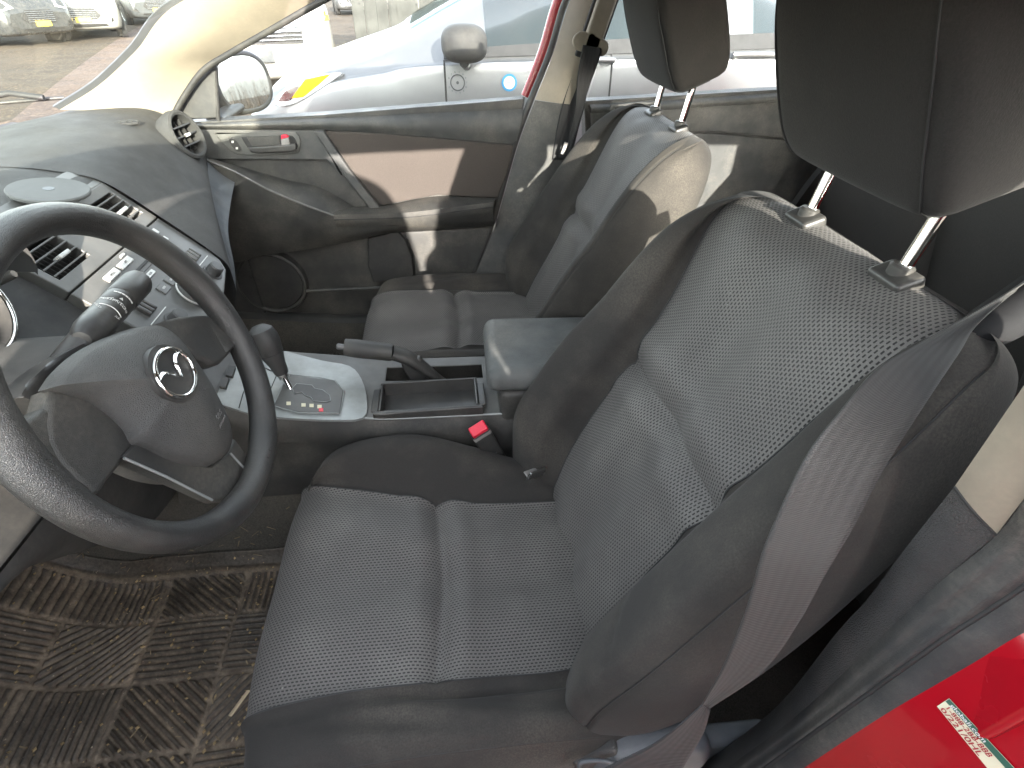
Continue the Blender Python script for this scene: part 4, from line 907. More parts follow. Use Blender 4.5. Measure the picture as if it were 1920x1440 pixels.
# roof
rows = []
for x in np.linspace(.36, -1.75, 9):
    zc_ = 1.135-.035*((x+.5)/1.1)**2
    rows.append([(x, y, zc_-.055*(abs(y)/.6)**2.4) for y in np.linspace(-.63, .63, 13)])
rf = gridobj('roof', np.array(rows), 'red_paint', car, flip=True); m = rf.modifiers.new('thickness', 'SOLIDIFY'); m.thickness = .03; m.offset = 1
hl = gridobj('headliner', np.array(rows)-np.array([0, 0, .032]), 'beige_trim', car, flip=False)
# windscreen
Wb = [(1.20, -.62, .735), (1.30, -.3, .735), (1.33, 0, .735), (1.30, .3, .735), (1.20, .62, .735)]; Wt = [(.36, -.53, 1.075), (.40, -.3, 1.095), (.41, 0, 1.10), (.40, .3, 1.095), (.36, .53, 1.075)]
strip('windscreen', Wb, Wt, 'windscreen_glass', car, .03, (.4, 0, 1))
# passenger A pillar trim: from the windscreen edge to the door frame
PL = [un(112, 206, y=-.615), un(185, 160, y=-.605), un(255, 95, y=-.59), un(345, 0, y=-.57), np.array([.36, -.55, 1.07])]
PR = [un(318, 218, y=-.665), un(338, 180, y=-.668), un(376, 128, y=-.668), un(425, 96, y=-.665), un(505, 50, y=-.655), un(592, 0, y=-.64), np.array([.25, -.62, 1.05])]
strip('pillar_trim', PL, PR, 'beige_trim', car, .028, (-.3, .6, .25), nu=10, nv=14)
FL_ = [q+np.array([.016, -.006, .005]) for q in map(np.array, PL)]
strip('pillar_frit', FL_, PL, 'cord', car, .002, (0, 0, 1)); strip('pillar_outer', [q+np.array([.012, -.03, -.004]) for q in FL_], FL_, 'rubber', car, .004, (0, 0, 1))
tube('frame_seal', [q+np.array([0, -.010, -.006]) for q in PR], .008, 'rubber', car, 10, smoothpath=6)
# mirrored driver's A pillar (out of view, shades the dash)
strip('pillar_trim', [q*np.array([1, -1, 1]) for q in PL], [q*np.array([1, -1, 1]) for q in PR], 'beige_trim', car, .028, (-.3, -.6, .25), flip=True)
strip('pillar_outer', [q*np.array([1, -1, 1])+np.array([.012, .012, .012]) for q in PL], [q*np.array([1, -1, 1])+np.array([.004, .014, .004]) for q in PR], 'red_paint', car, .022, (.3, .6, .35), flip=True)
# bonnet, cowl and wiper
rows = []
for x, z in ((1.36, .725), (1.5, .715), (1.8, .67), (2.1, .58), (2.25, .45), (2.27, .2)): rows.append([(x-.12*(abs(y)/.8)**3, y, z-.05*(abs(y)/.8)**3) for y in np.linspace(-.80, .80, 15)])
gridobj('bonnet', np.array(rows), 'red_paint', car)
rows = [[(x-.11*(abs(y)/.7)**2, y, z) for y in np.linspace(-.70, .70, 13)] for x, z in ((1.24, .715), (1.30, .708), (1.365, .716))]
gridobj('cowl', np.array(rows), 'matte_black', car)
w0 = un(-40, 186, z=.752); w1 = un(82, 183, z=.752)
wp_ = tube('wiper', [w0, w0*.5+w1*.5+np.array([0, 0, .012]), w1], .007, 'cord', car, 8); tube('wiper_blade', [w0+np.array([.0, .02, -.01]), w1+np.array([-.02, -.05, -.008])], .0045, 'rubber', wp_, 8)
for s in (-1, 1):
    rows = [[(x, s*(.80-.02*(z-.3)**2), z) for x in np.linspace(1.0, 2.1, 8)] for z in np.linspace(-.1, .56, 6)]; gridobj('front_wing', np.array(rows), 'red_paint', car, flip=s < 0)
# B pillars -- passenger side trim
def lerp(a, b, t): return np.array(a)*(1-t)+np.array(b)*t
bl_ = [np.array(q) for q in [(-.190, -.655, 1.06), (-.150, -.700, .972), (-.115, -.704, .86), (-.072, -.702, .755)]]
br_ = [np.array(q) for q in [(-.330, -.640, 1.06), (-.265, -.675, .972), (-.232, -.686, .86), (-.205, -.690, .742)]]
bu = strip('pillar_trim', bl_, br_, 'beige_trim', car, .016, (.1, 1, 0), flip=True)
bl2 = [np.array(q) for q in [(-.072, -.703, .753), (-.032, -.700, .654), (-.002, -.698, .556), (.040, -.696, .413), (.085, -.694, .30), (.13, -.692, .205), (.16, -.69, .13)]]
br2 = [np.array(q) for q in [(-.205, -.690, .742), (-.185, -.690, .654), (-.18, -.690, .556), (-.18, -.690, .413), (-.18, -.69, .30), (-.20, -.69, .205), (-.22, -.69, .13)]]
strip('pillar_lower', bl2, br2, 'door_upper', car, .012, (0, 1, 0), flip=True)
tube('pillar_outer', [np.array(q) for q in [(-.175, -.70, 1.06), (-.130, -.742, .972), (-.096, -.748, .86), (-.052, -.748, .755)]], .014, 'red_paint', car, 12, smoothpath=4)
# driver's B pillar: interior trim, rubber seal, painted jamb (swept along the door opening)
def line(ps, y): return [un(*p, y=y) for p in ps]
K0 = [(1270, 1465), (1440, 1340), (1570, 1185), (1625, 1125), (1700, 1025), (1790, 912), (1860, 810), (1925, 715)]
K1 = [(1330, 1465), (1490, 1345), (1625, 1220), (1688, 1160), (1770, 1085), (1868, 1003), (1935, 915), (2000, 830)]
K2 = [(1400, 1465), (1560, 1350), (1710, 1240), (1780, 1190), (1850, 1145), (1935, 1085), (2010, 1000), (2080, 920)]
K3 = [(1470, 1465), (1640, 1352), (1770, 1275), (1830, 1240), (1900, 1197), (1985, 1150), (2060, 1070), (2130, 990)]
L0, L1, L2, L3 = line(K0, .655), line(K1, .682), line(K2, .708), line(K3, .726)
def fillet(A, Bq, n=6): return None
# split the trim into the black lower part and the beige upper part
def sub(Lx, i, j): return Lx[i:j]
trl = strip('pillar_lower', L0[:6], L1[:6], 'pillar_grain', car, .006, (.6, .1, .3), nu=10)
tru = strip('pillar_trim', L0[5:], L1[5:], 'beige_trim', car, .007, (.6, .1, .3), nu=10)
strip('pillar_inner', [q+np.array([-.16, -.004, -.02]) for q in L0], L0, 'pillar_grain', car, .0, (0, 0, 1), nu=8)
tube('trim_joint', [L0[5]*(1-t)+L1[5]*t+np.array([.6, .1, .3])*.0072*math.sin(math.pi*t) for t in np.linspace(0, 1, 9)], .0010, 'cord', car, 6)
strip('frame_seal', L1, L2, 'seal_rubber', car, .0095, (.55, .3, .45), nu=10, prof=([0, .1, .3, .42, .5, .62, .8, 1], [0, .5, 1.05, .75, .55, .8, .95, 0]))
tube('seal_crevice', [q for q in cr(np.array(L2), 6)], .0022, 'cord', car, 8)
strip('seal_lip', L2, L3, 'seal_rubber', car, .004, (.55, .3, .45), nu=10, prof=([0, .25, .5, .75, 1], [0, .9, 1, .8, 0]))
L4 = [un(p[0]+190, p[1]+240, d=float((q-CAM)@FW)*.90) for p, q in zip(K3, L3)]; L5 = [q+np.array([-.10, .03, -.05]) for q in L4]
jm = strip('painted_jamb', L3, L4, 'red_paint', car, .003, (.55, .3, .45), nu=10); strip('outer_panel', L4, L5, 'red_paint', car, 0, (0, 1, 0), nu=10)
# inventory sticker on the painted jamb
from mathutils.bvhtree import BVHTree
def surface_hit(o, px, py):
    me = o.data; T0 = org(o); t = BVHTree.FromPolygons([tuple(np.array(v.co)+T0) for v in me.vertices], [tuple(p.vertices) for p in me.polygons])
    v = ray(px, py); h = t.ray_cast(Vector(CAM), Vector(v).normalized()); return None if h[0] is None else np.array(h[0])
JT = BVHTree.FromPolygons([tuple(v.co) for v in jm.data.vertices], [tuple(p.vertices) for p in jm.data.polygons])
SQ = [np.array(q, float) for q in ((1758, 1323), (1868, 1458), (1922, 1458), (1781, 1308))]   # corners: start low, end low, end high, start high
def decal(u, v, o=0.):
    """a point of the inventory sticker stuck on the jamb: u along the lettering, v up"""
    q = (SQ[0]*(1-u)+SQ[1]*u)*(1-v)+(SQ[3]*(1-u)+SQ[2]*u)*v
    h = JT.ray_cast(Vector(CAM), Vector(ray(*q)).normalized()); p = np.array(h[0]); n_ = np.array(h[1]); n_ = n_ if n_@(CAM-p) > 0 else -n_
    return p+n_*(.0014+o)
def decal_patch(nm, u0, u1, v0, v1, mat, par, o, nu=50, nv=12): return gridobj(nm, np.array([[decal(u, v, o) for u in np.linspace(u0, u1, nu)] for v in np.linspace(v0, v1, nv)]), mat, par)
stp = decal_patch('sticker', 0, 1.08, 0, 1, 'sticker_paper', car, 0); decal_patch('sticker_band', 0.005, 1.08, .68, .99, 'sticker_green', stp, .0003)
def decal_text(body, u0, v0, hgt, wid, mat, o=.0006):
    c = bpy.data.curves.new('t', 'FONT'); c.body = body; c.size = 1; c.resolution_u = 3; c.offset = .015; t = bpy.data.objects.new('t', c); COL.objects.link(t); dg_ = bpy.context.evaluated_depsgraph_get(); dg_.update()
    me = bpy.data.meshes.new_from_object(t.evaluated_get(dg_)); V = np.array([v.co[:] for v in me.vertices]); F = [list(p.vertices) for p in me.polygons]
    bpy.data.objects.remove(t); bpy.data.curves.remove(c); bpy.data.meshes.remove(me)
    W = [decal(u0+p[0]*wid, v0+p[1]*hgt, o) for p in V]; return mk('sticker_lettering', W, F, mat, stp, smooth=False)
decal_text('globali.com', .06, .74, .30, .105, 'white_print'); decal_text('1-888-2BB-BBB', .05, .40, .34, .105, 'print_red'); decal_text('0/221/0HL', .04, .07, .36, .15, 'print_red')
# sills, lower sides, rear quarter and tail so that light only comes in where it does in a real car
for s in (-1, 1):
    strip('sill_trim', [(.98, s*.66, .16), (.5, s*.66, .105), (.15, s*.66, .12), (.0, s*.66, .13), (-.3, s*.66, .11)], [(.98, s*.74, .15), (.5, s*.74, .095), (.15, s*.74, .105), (.0, s*.74, .115), (-.3, s*.74, .10)], 'smooth_black', car, .012, (0, 0, 1), flip=s > 0)
    strip('sill_inner', [(.98, s*.66, .16), (.5, s*.66, .105), (.15, s*.66, .12), (-.3, s*.66, .11), (-1.3, s*.66, .11)], [(.98, s*.63, -.02), (.5, s*.63, -.02), (.15, s*.63, -.02), (-.3, s*.63, -.02), (-1.3, s*.63, -.02)], 'carpet', car, 0, flip=s < 0)
    strip('rocker', [(1.1, s*.74, .15), (.5, s*.74, .095), (-.3, s*.74, .10), (-1.3, s*.74, .10)], [(1.1, s*.78, -.12), (.5, s*.78, -.12), (-.3, s*.78, -.12), (-1.3, s*.78, -.12)], 'red_paint', car, .01, (0, s, 0), flip=s > 0)
    q = [(-1.08, .735), (-1.9, .76), (-1.95, .2), (-1.3, -.1), (-1.15, .1)]
    plate('rear_quarter', [(x, s*.755, z) for x, z in q], (0, s, 0), .03, 'red_paint', car, .005)
    plate('rear_pillar', [(-1.02, s*.74, .73), (-1.75, s*.74, .75), (-1.72, s*.60, 1.02), (-.98, s*.60, 1.05)], (0, s, .5), .03, 'beige_trim', car, .004)
# driver-side rear door (closed): panel below, glass above
rdl = thing('car_door', 'closed red rear door on the driver side behind the pillar', 'car door', (-.7, .76, .1))
plate('door_panel', [(-.20, .765, .62), (-.16, .765, .10), (-1.1, .765, .10), (-1.25, .765, .30), (-1.12, .765, .735), (-.24, .765, .715)], (0, 1, 0), .05, 'red_paint', rdl, .006)
mk('window_glass', [np.array(q) for q in ((-.24, .745, .70), (-1.12, .745, .72), (-.99, .60, 1.04), (-.34, .60, 1.05))], [(0, 1, 2, 3)], 'clear_glass', rdl, smooth=False)
plate('tailgate', [(-1.93, -.72, .70), (-1.93, .72, .70), (-2.0, .72, -.1), (-2.0, -.72, -.1)], (-1, 0, 0), .04, 'red_paint', car, .01)
mk('rear_glass', [np.array(q) for q in ((-1.90, -.66, .74), (-1.90, .66, .74), (-1.70, .55, 1.05), (-1.70, -.55, 1.05))], [(0, 1, 2, 3)], 'dark_glass', car, smooth=False)
# upper B pillar on the driver side, beyond the right edge of the picture
strip('pillar_trim', [L0[-1], (-.20, .655, .90), (-.235, .63, 1.0), (-.27, .60, 1.07)], [L2[-1], (-.140, .70, .90), (-.165, .68, 1.0), (-.20, .65, 1.07)], 'beige_trim', car, .01, (.6, 0, .2))
strip('outer_panel', [L3[-1], (-.135, .715, .90), (-.16, .69, 1.0), (-.19, .655, 1.075)], [L5[-1], (-.325, .735, .90), (-.345, .71, 1.0), (-.37, .665, 1.075)], 'red_paint', car, .01, (0, 1, 0))
# ================================================================== SEAT BELTS
def ribbon(name, A, Bq, mat, parent, th=.0013, wscale=.047):
    A = cr(np.array(A), 10); Bq = cr(np.array(Bq), 10); k = 13; t = np.linspace(0, 1, k)
    G = A[:, None]*(1-t)[None, :, None]+Bq[:, None]*t[None, :, None]
    n_ = normals(G); G = G+n_*(.0016*np.sin(math.pi*t))[None, :, None]
    s = np.concatenate([[0], np.cumsum(np.linalg.norm(np.diff((A+Bq)/2, axis=0), axis=1))])
    uv = np.stack([np.repeat((t*wscale)[None], len(A), 0), np.repeat(s[:, None], k, 1)], 2)
    o = gridobj(name, G, mat, parent, uv=uv); m = o.modifiers.new('thickness', 'SOLIDIFY'); m.thickness = th; m.offset = 0; return o
sb = thing('seat_belt', 'grey seat belt webbing hanging loose beside the driver seat', 'seat belt', tuple(un(1560, 900, d=.42)))
PA = [((1960, 500), .47), ((1899, 545), .43), ((1729, 640), .40), ((1644, 692), .385), ((1580, 766), .375), ((1511, 857), .375), ((1450, 985), .39), ((1425, 1050), .40), ((1400, 1140), .42), ((1358, 1245), .45), ((1316, 1322), .48)]
PB = [((1985, 485), .49), ((1912, 540), .445), ((1835, 606), .41), ((1798, 662), .395), ((1740, 748), .385), ((1660, 873), .385), ((1598, 990), .395), ((1545, 1080), .405), ((1498, 1165), .425), ((1430, 1258), .455), ((1330, 1328), .485)]
ribbon('shoulder_strap', [un(*p, d=d) for p, d in PA], [un(*p, d=d) for p, d in PB], 'belt_webbing', sb)
QA = [((1316, 1322), .482), ((1270, 1362), .49), ((1220, 1398), .50), ((1150, 1432), .51), ((1080, 1470), .52)]; QB = [((1332, 1330), .487), ((1318, 1375), .51), ((1288, 1425), .525), ((1255, 1480), .53), ((1200, 1530), .54)]
ribbon('lap_strap', [un(*p, d=d) for p, d in QA], [un(*p, d=d) for p, d in QB], 'belt_black', sb)
tube('rolled_fold', [un(*p, d=d) for p, d in (((1800, 642), .445), ((1815, 634), .445), ((1850, 615), .445), ((1900, 585), .45), ((1960, 540), .46), ((2040, 480), .47))], [.004, .0125, .0185, .0205, .020, .018], 'belt_roll', sb, 20, smoothpath=6)
pb = thing('seat_belt', 'black seat belt hanging from the beige slotted ring on the passenger side pillar', 'seat belt', tuple(un(1110, 90, y=-.66)))
yr_ = -.655
rg = plate('belt_guide', uy([(1078, 66), (1090, 58), (1108, 62), (1135, 74), (1142, 84), (1138, 100), (1125, 106), (1096, 98), (1080, 92), (1074, 78)], yr_), (0, 1, .1), .010, 'beige_trim', pb, .004, smooth=3)
rbox('adjuster_shade', un(1123, 38, y=-.672), (.062, .010, .175), 'cord', pb, .004, ax=((-.97, 0, -.30), (0, 1, 0))); rbox('height_adjuster', un(1124, 40, y=-.664), (.048, .018, .145), 'beige_trim', pb, .008, ax=((-.97, 0, -.30), (0, 1, 0)))  # black backing plate stands in for the shaded gap round the adjuster
strap = ribbon('shoulder_strap', uy([(1093, 84), (1088, 110), (1082, 150), (1080, 200), (1072, 240), (1060, 290)], yr_+.012), uy([(1127, 90), (1124, 110), (1106, 160), (1092, 205), (1082, 240), (1066, 292)], yr_+.012), 'belt_black', pb)
ribbon('retractor_strap', uy([(1091, 92), (1074, 140), (1056, 190), (1044, 240), (1035, 300)], -.680), uy([(1112, 98), (1104, 140), (1098, 190), (1085, 240), (1070, 300)], -.680), 'belt_black', pb)
rbox('belt_label', un(1058, 278, y=-.640), (.010, .004, .032), 'buckle_grey', pb, .001, ax=((-.97, 0, -.30), (0, 1, 0)))

# ================================================================== OPEN DRIVER DOOR (out of frame on the left; shades the footwell)
dd = thing('car_door', 'open red driver door swung out beside the steering wheel', 'car door', (1.03, .80, .1))
dv = np.array([-.57, .82, 0]); dn = np.array([-.82, -.57, 0])
def dq(a, z, o=0.): return np.array([1.03, .80, 0])+dv*a+dn*o+np.array([0, 0, z])
plate('door_panel', [dq(0, .05), dq(.95, .05), dq(1.08, .25), dq(1.10, .70), dq(.05, .70), dq(-.02, .4)], dn, .09, 'door_upper', dd, .01)
plate('door_skin', [dq(0, .05, -.10), dq(.95, .05, -.10), dq(1.08, .25, -.10), dq(1.10, .70, -.10), dq(.05, .70, -.10), dq(-.02, .4, -.10)], -dn, .02, 'red_paint', dd, .006)
mk('window_glass', [dq(.08, .69, -.04), dq(1.08, .69, -.04), dq(.95, 1.05, .08), dq(.45, 1.05, .08)], [(0, 1, 2, 3)], 'clear_glass', dd, smooth=False)
tube('window_frame', [dq(.06, .69, -.04), dq(.45, 1.05, .08), dq(.95, 1.06, .08), dq(1.09, .69, -.04)], .016, 'red_paint', dd, 10)
rbox('armrest', dq(.55, .48, .03), (.50, .06, .07), 'black_plastic', dd, .015, ax=(dv, dn))
# ================================================================== OUTSIDE
gx = np.concatenate([np.linspace(-60, -6, 20), np.linspace(-5, 14, 90), np.linspace(15, 80, 20)]); gy = np.concatenate([np.linspace(-90, -26, 20), np.linspace(-25, 3, 110), np.linspace(4, 60, 16)])
XX, YY = np.meshgrid(gx, gy, indexing='ij'); ZZ = -.31+.02*np.sin(XX*.9+YY*.5)*np.sin(YY*1.3)+.012*rng.standard_normal(XX.shape)
tag(gridobj('ground', np.stack([XX, YY, ZZ], 2), 'dirt_ground', None, loc=(0, 0, -.31), flip=True), 'bare brown dirt of the car lot with gravel and dry patches', 'ground', kind='structure')
GZ = -.30
def make_car(name, label, loc, rot, Lc, W, Hh, paint, group=None, glassm='tinted_glass', front='hatch', hood=.95, detail=2, hk=1., shuts=None, handles=None):
    root = thing(name, label, 'car', loc, group); c, s = math.cos(rot), math.sin(rot); Lo = np.array(loc, float)
    def X(P): P = np.asarray(P, float); return np.stack([Lo[0]+P[..., 0]*c-P[..., 1]*s, Lo[1]+P[..., 0]*s+P[..., 1]*c, Lo[2]+P[..., 2]], -1)
    k = Lc/4.3; w = W/2; hb_ = hood; r = Hh
    # x from nose (0) back; z low, belt, top; half widths at belt and roof
    st = [(0, .34, .56, .62, .74, .60), (-.05, .24, .66, .72, .84, .68), (-.22, .20, hb_*.84, hb_*.88, .94, .74), (-.55, .19, hb_*.93, hb_*.97, .98, .76), (-.95, .19, hb_*.98, hb_*1.06, 1, .78),
          (-1.10, .19, hb_*1.0, hb_*1.12, 1, .74), (-1.40, .19, hb_*1.02, hb_*1.12+.40*(r-hb_*1.12), 1, .68), (-1.80, .19, hb_*1.03, hb_+.80*(r-hb_), 1, .66), (-2.2, .19, hb_*1.04, r*.985, 1, .66), (-2.8, .19, hb_*1.06, r, 1, .66), (-3.4, .19, hb_*1.08, r*.975, 1, .64),
          (-3.85, .20, hb_*1.09, r*.90, .97, .60), (-4.15, .22, hb_*1.05, hb_*1.16, .92, .62), (-4.28, .30, hb_*.9, hb_*.96, .86, .68), (-4.3, .36, .60, .66, .80, .62)]
    rows = []
    for x, zl, zb, z_t, wb, wt in st:
        x = float(np.interp(x, [-4.3, -2.8, -1.1, 0], [-4.3, -2.62, -1.1*hk, 0]))
        W_ = w*wb; T_ = w*wt if z_t > zb+.12 else W_*.86
        half = [(0, zl), (W_*.80, zl), (W_*.96, zl+.10), (W_, (zl+zb)*.5), (W_*.985, zb-.05), (W_*.955, zb), ((W_*.955*.35+T_*.65), zb*.35+z_t*.65), (T_*.93, z_t-.025), (T_*.6, z_t), (0, z_t+.012)]
        rows.append([(x*k, y, z) for y, z in half]+[(x*k, -y, z) for y, z in half[-2::-1]])
    n = 4; G = dense(np.array(rows), n); nuG = G.shape[1]
    body = gridobj('body', X(G), paint, root, flip=False)
    mk('nose', np.concatenate([X(G[0]), X(G[0].mean(0))[None]]), [(i+1, i, nuG) for i in range(nuG-1)], paint, body); mk('tail', np.concatenate([X(G[-1]), X(G[-1].mean(0))[None]]), [(i, i+1, nuG) for i in range(nuG-1)], paint, body)
    nn = normals(G); sgn = 1 if (nn[30, 12]@np.array([0, 1., 0])) > 0 else -1
    def patch(nm, r0, r1, u0, u1, mat, off, par, inset=None):
        g = (G+nn*sgn*off)[int(r0*n):int(r1*n)+1, int(u0*n):int(u1*n)+1]
        return gridobj(nm, X(g), mat, par, flip=False)
    # glazing: columns 5..7 are the sides, 7..11 the roof / screens
    sides = ((5.12, 6.85), (11.15, 12.88))
    for u0, u1 in sides:
        patch('window', 6.0, 8.4, u0, u1, glassm, .006, root); patch('window', 8.7, 11.0, u0, u1, glassm, .006, root)
    for u0, u1 in ((5.0, 5.13), (12.87, 13.0)): patch('belt_moulding', 5.6, 11.2, u0, u1+.25 if u0 < 8 else u1, 'cord', .008, root) if u0 < 8 else patch('belt_moulding', 5.6, 11.2, u0-.25, u1, 'cord', .008, root)
    patch('windscreen', 5.1, 7.9, 7.3, 10.7, glassm, .006, root)
    patch('rear_window', 11.3, 12.6, 7.4, 10.6, glassm, .006, root)
    # shut lines and handles
    if detail > 1:
        for sd in (1, -1):
            cols = [(2, 5.1)] if sd > 0 else [(12.9, 16)]
            ridx = lambda xl: int(np.argmin(np.abs(G[:, 5*n, 0]-xl)))/n
            for rr in ([ridx(v) for v in shuts] if shuts else (5.6, 8.55)):
                path = [(G+nn*sgn*.002)[int(rr*n), int(q*n)] for q in np.linspace(cols[0][0], cols[0][1], 12)]; tube('shut_line', X(np.array(path)), .004, 'cord', body, 6)
            for rr in ([ridx(v) for v in handles] if handles else (8.1, 10.6)):
                q = (G+nn*sgn*.016)[int(rr*n), int((4.3 if sd > 0 else 13.7)*n)]
                d_ = gridobj('door_handle', X(np.array([[q+np.array([.11*math.cos(a), sd*(.014*math.sin(b)), .020*math.sin(a)*1.0+0*b]) for a in np.linspace(0, 2*math.pi, 25)] for b in (0, .8, 1.57)])), 'chrome', body)
                tube('handle_bar', X(np.array([q+np.array([-.11, 0, .004]), q+np.array([0, sd*.022, .008]), q+np.array([.11, 0, .004])])), .013, paint, body, 10, smoothpath=4)
            # wing mirror
            q = np.array([-(1.42-1.1*(1-hk)*1.35)*k, sd*(w+.10), hb_*1.03+.055])
            hs = [X(q+np.array([.07*a, .11*b_, .085*cc])) for a, b_, cc in [(0, 0, 0)]][0]
            pm = pillow('wing_mirror', hs, (.092, .10, .066), 'matte_black', root, 2.8, ax=((c, s, 0), (-s, c, 0)), n=30)
            tube('mirror_arm', X(np.array([q+np.array([0, -sd*.06, -.07]), q+np.array([-.02, -sd*.17, -.10])])), .022, 'dark_paint', pm, 10)
    # wheels
    for x in (-.80, -3.42):
        for sd in (1, -1):
            cw = X(np.array([x*k, sd*(w-.10), .32])); axw = np.array([-s*sd, c*sd, 0])
            ar = lathe('wheel_arch', [(.385, -.02), (.385, .098), (.36, .104), (.33, .09), (.33, -.02)], cw, axw, 'cord', body, 32)
            wh = lathe('wheel', [(.20, -.10), (.30, -.10), (.322, -.07), (.322, .07), (.30, .105), (.215, .108), (.205, .09)], cw, axw, 'tyre', root, 32)
            rm = lathe('rim', [(.206, .088), (.20, .098), (.18, .085), (.17, .055), (.05, .06), (.045, .088), (0, .09)], cw, axw, 'steel', wh, 32)
            for i in range(5):
                a = i*2*math.pi/5; h_ = np.array([c, s, 0])*math.cos(a)+np.array([0, 0, 1.])*math.sin(a)
                rbox('spoke', cw+axw*.076+h_*.11, (.15, .038, .022), 'steel', rm, .006, ax=(h_, np.cross(axw, h_)))
    # nose details: lamps, grille, plate
    def fpt(y, z, o=0.):
        # point on the nose at lateral y, height z
        best = None
        for i in range(0, 3*n+1):
            row = G[i]; yy = row[:nuG//2+1, 1]; zz = row[:nuG//2+1, 2]
            # contour row i at height z
            j = np.argmin(np.abs(zz-z)+np.where(zz > z, .0, 0)); 
            if yy[j] >= abs(y)-1e-3: best = np.array([row[j, 0], y, z]); break
        if best is None: best = np.array([-.30*k, y, z])
        return best+np.array([o, 0, 0])
    def nose_plate(nm, pts, mat, par, o=.012, th=.03, smooth=0):
        P = [fpt(y, z, o) for y, z in pts]; xm = max(p[0] for p in P)
        P = np.array(P); V = list(X(P)); kk = len(P); cen = X(P.mean(0)+np.array([.004, 0, 0])); V2 = list(X(P-np.array([th, 0, 0])))
        F = [(i, (i+1) % kk, 2*kk) for i in range(kk)]+[(i, kk+i, kk+(i+1) % kk, (i+1) % kk) for i in range(kk)]
        return mk(nm, V+V2+[cen], F, mat, par, smooth=False)
    z1 = hb_*.80
    for sd in (1, -1):
        lampp = [(sd*w*.52, z1-.10), (sd*w*.60, z1+.02), (sd*w*.90, z1+.06), (sd*w*.93, z1-.02), (sd*w*.78, z1-.14)]
        hl_ = nose_plate('headlight', lampp, 'lamp_lens', root, .03)
    if front == 'hatch':
        nose_plate('grille', [(-.28, .42), (.28, .42), (.40, .50), (.28, .66), (-.28, .66), (-.40, .50)], 'cord', root, .015)
        for q in np.linspace(.45, .63, 6): tube('grille_bar', X(np.array([fpt(y, q, .024) for y in np.linspace(-.30, .30, 5)])), .006, 'steel', root, 6)
        nose_plate('number_plate', [(-.16, .36), (.16, .36), (.16, .46), (-.16, .46)], 'plate_yellow', root, .04)
        nose_plate('air_intake', [(-.5, .26), (.5, .26), (.44, .33), (-.44, .33)], 'cord', root, .02)
        for sd in (1, -1): nose_plate('fog_lamp', [(sd*.56, .36), (sd*.74, .40), (sd*.76, .50), (sd*.60, .44)], 'cord', root, .02)
    elif front == 'truck':
        nose_plate('grille', [(-.42, .62), (.42, .62), (.46, .86), (-.46, .86)], 'cord', root, .03)
        for q in np.linspace(.66, .83, 5): tube('grille_bar', X(np.array([fpt(y, q, .04) for y in np.linspace(-.42, .42, 5)])), .010, 'steel', root, 6)
        nose_plate('bumper', [(-w*.97, .42), (w*.97, .42), (w*.97, .58), (-w*.97, .58)], paint, root, .10, .12)
        nose_plate('number_plate', [(-.30, .44), (.0, .44), (.0, .58), (-.30, .58)], 'graphite_paint', root, .12)
        for sd in (1, -1):
            nose_plate('fog_lamp', [(sd*.50, .30), (sd*.78, .30), (sd*.80, .40), (sd*.52, .40)], 'cord', root, .06)
            nose_plate('marker_lamp', [(sd*w*.80, z1-.06), (sd*w*.90, z1-.04), (sd*w*.92, z1+.05), (sd*w*.86, z1+.05)], 'amber', root, .04)
    return root, X, G, nn*sgn, n
# the silver car parked alongside
gc, GX, GG, GN, gn = make_car('parked_car', 'silver hatchback parked close alongside with amber side lamp, round stickers on its door', (1.16, -2.62, GZ), 0., 4.5, 1.80, 1.50, 'silver_paint', None, 'tinted_glass', 'hatch', 1.02, hk=.74, shuts=(-.96, -1.78, -2.75), handles=(-1.68, -2.46))
ysd = -1.745
hl_ = plate('headlight', uy([(508, 196), (522, 176), (552, 152), (600, 140), (640, 137), (612, 158), (566, 188), (532, 200)], ysd), (0.3, 1, .2), .05, 'lamp_lens', gc, .006, smooth=3)
plate('side_marker', [q+np.array([0, .004, 0]) for q in uy([(546, 184), (572, 148), (620, 138), (600, 156), (568, 182)], ysd)], (.3, 1, .2), .03, 'amber', hl_, .003, smooth=0)
plate('lamp_bowl', [q+np.array([0, .003, 0]) for q in uy([(522, 190), (532, 172), (556, 158), (560, 168), (545, 188)], ysd)], (.3, 1, .2), .02, 'steel', hl_, .003, smooth=2)
def disc(px, py, r, y, mat, par, nm, o=0.):
    c_ = un(px, py, y=y)+np.array([0, o, 0]); return mk(nm, [c_+np.array([r*math.cos(a), 0, r*math.sin(a)]) for a in np.linspace(0, 2*math.pi, 40, endpoint=False)], [tuple(range(40))], mat, par, smooth=False)
def side_y(px, py):
    """y of the silver car's flank under a picture point"""
    y = -1.72
    for _ in range(8):
        q = un(px, py, y=y); P = GX(GG).reshape(-1, 3); m_ = P[:, 1] > -2.4; P = P[m_]; d = (P[:, 0]-q[0])**2+(P[:, 2]-q[2])**2; i = np.argsort(d)[:4]; y = P[i, 1].mean()
    return y
y1 = side_y(955, 155)+.012
d1 = disc(955, 155, .034, y1, 'sticker_blue', gc, 'round_sticker'); disc(955, 155, .025, y1, 'white_print', d1, 'sticker_face', .002)
c1 = un(955, 155, y=y1)+np.array([0, .004, 0])
text('sticker_lettering', 'SAFETY', .011, c1, (-1, 0, 0), (0, 0, 1), 'sticker_blue', d1, .0002)
y2 = side_y(858, 155)+.012
c2 = un(858, 155, y=y2)
d2 = tube('badge_sticker', [c2+np.array([.030*math.cos(a), 0.0, .030*math.sin(a)]) for a in np.linspace(0, 2*math.pi, 33)], .0022, 'graphite_paint', gc, 6, cap=False)
disc(858, 155, .006, y2, 'graphite_paint', d2, 'badge_mark', .002)
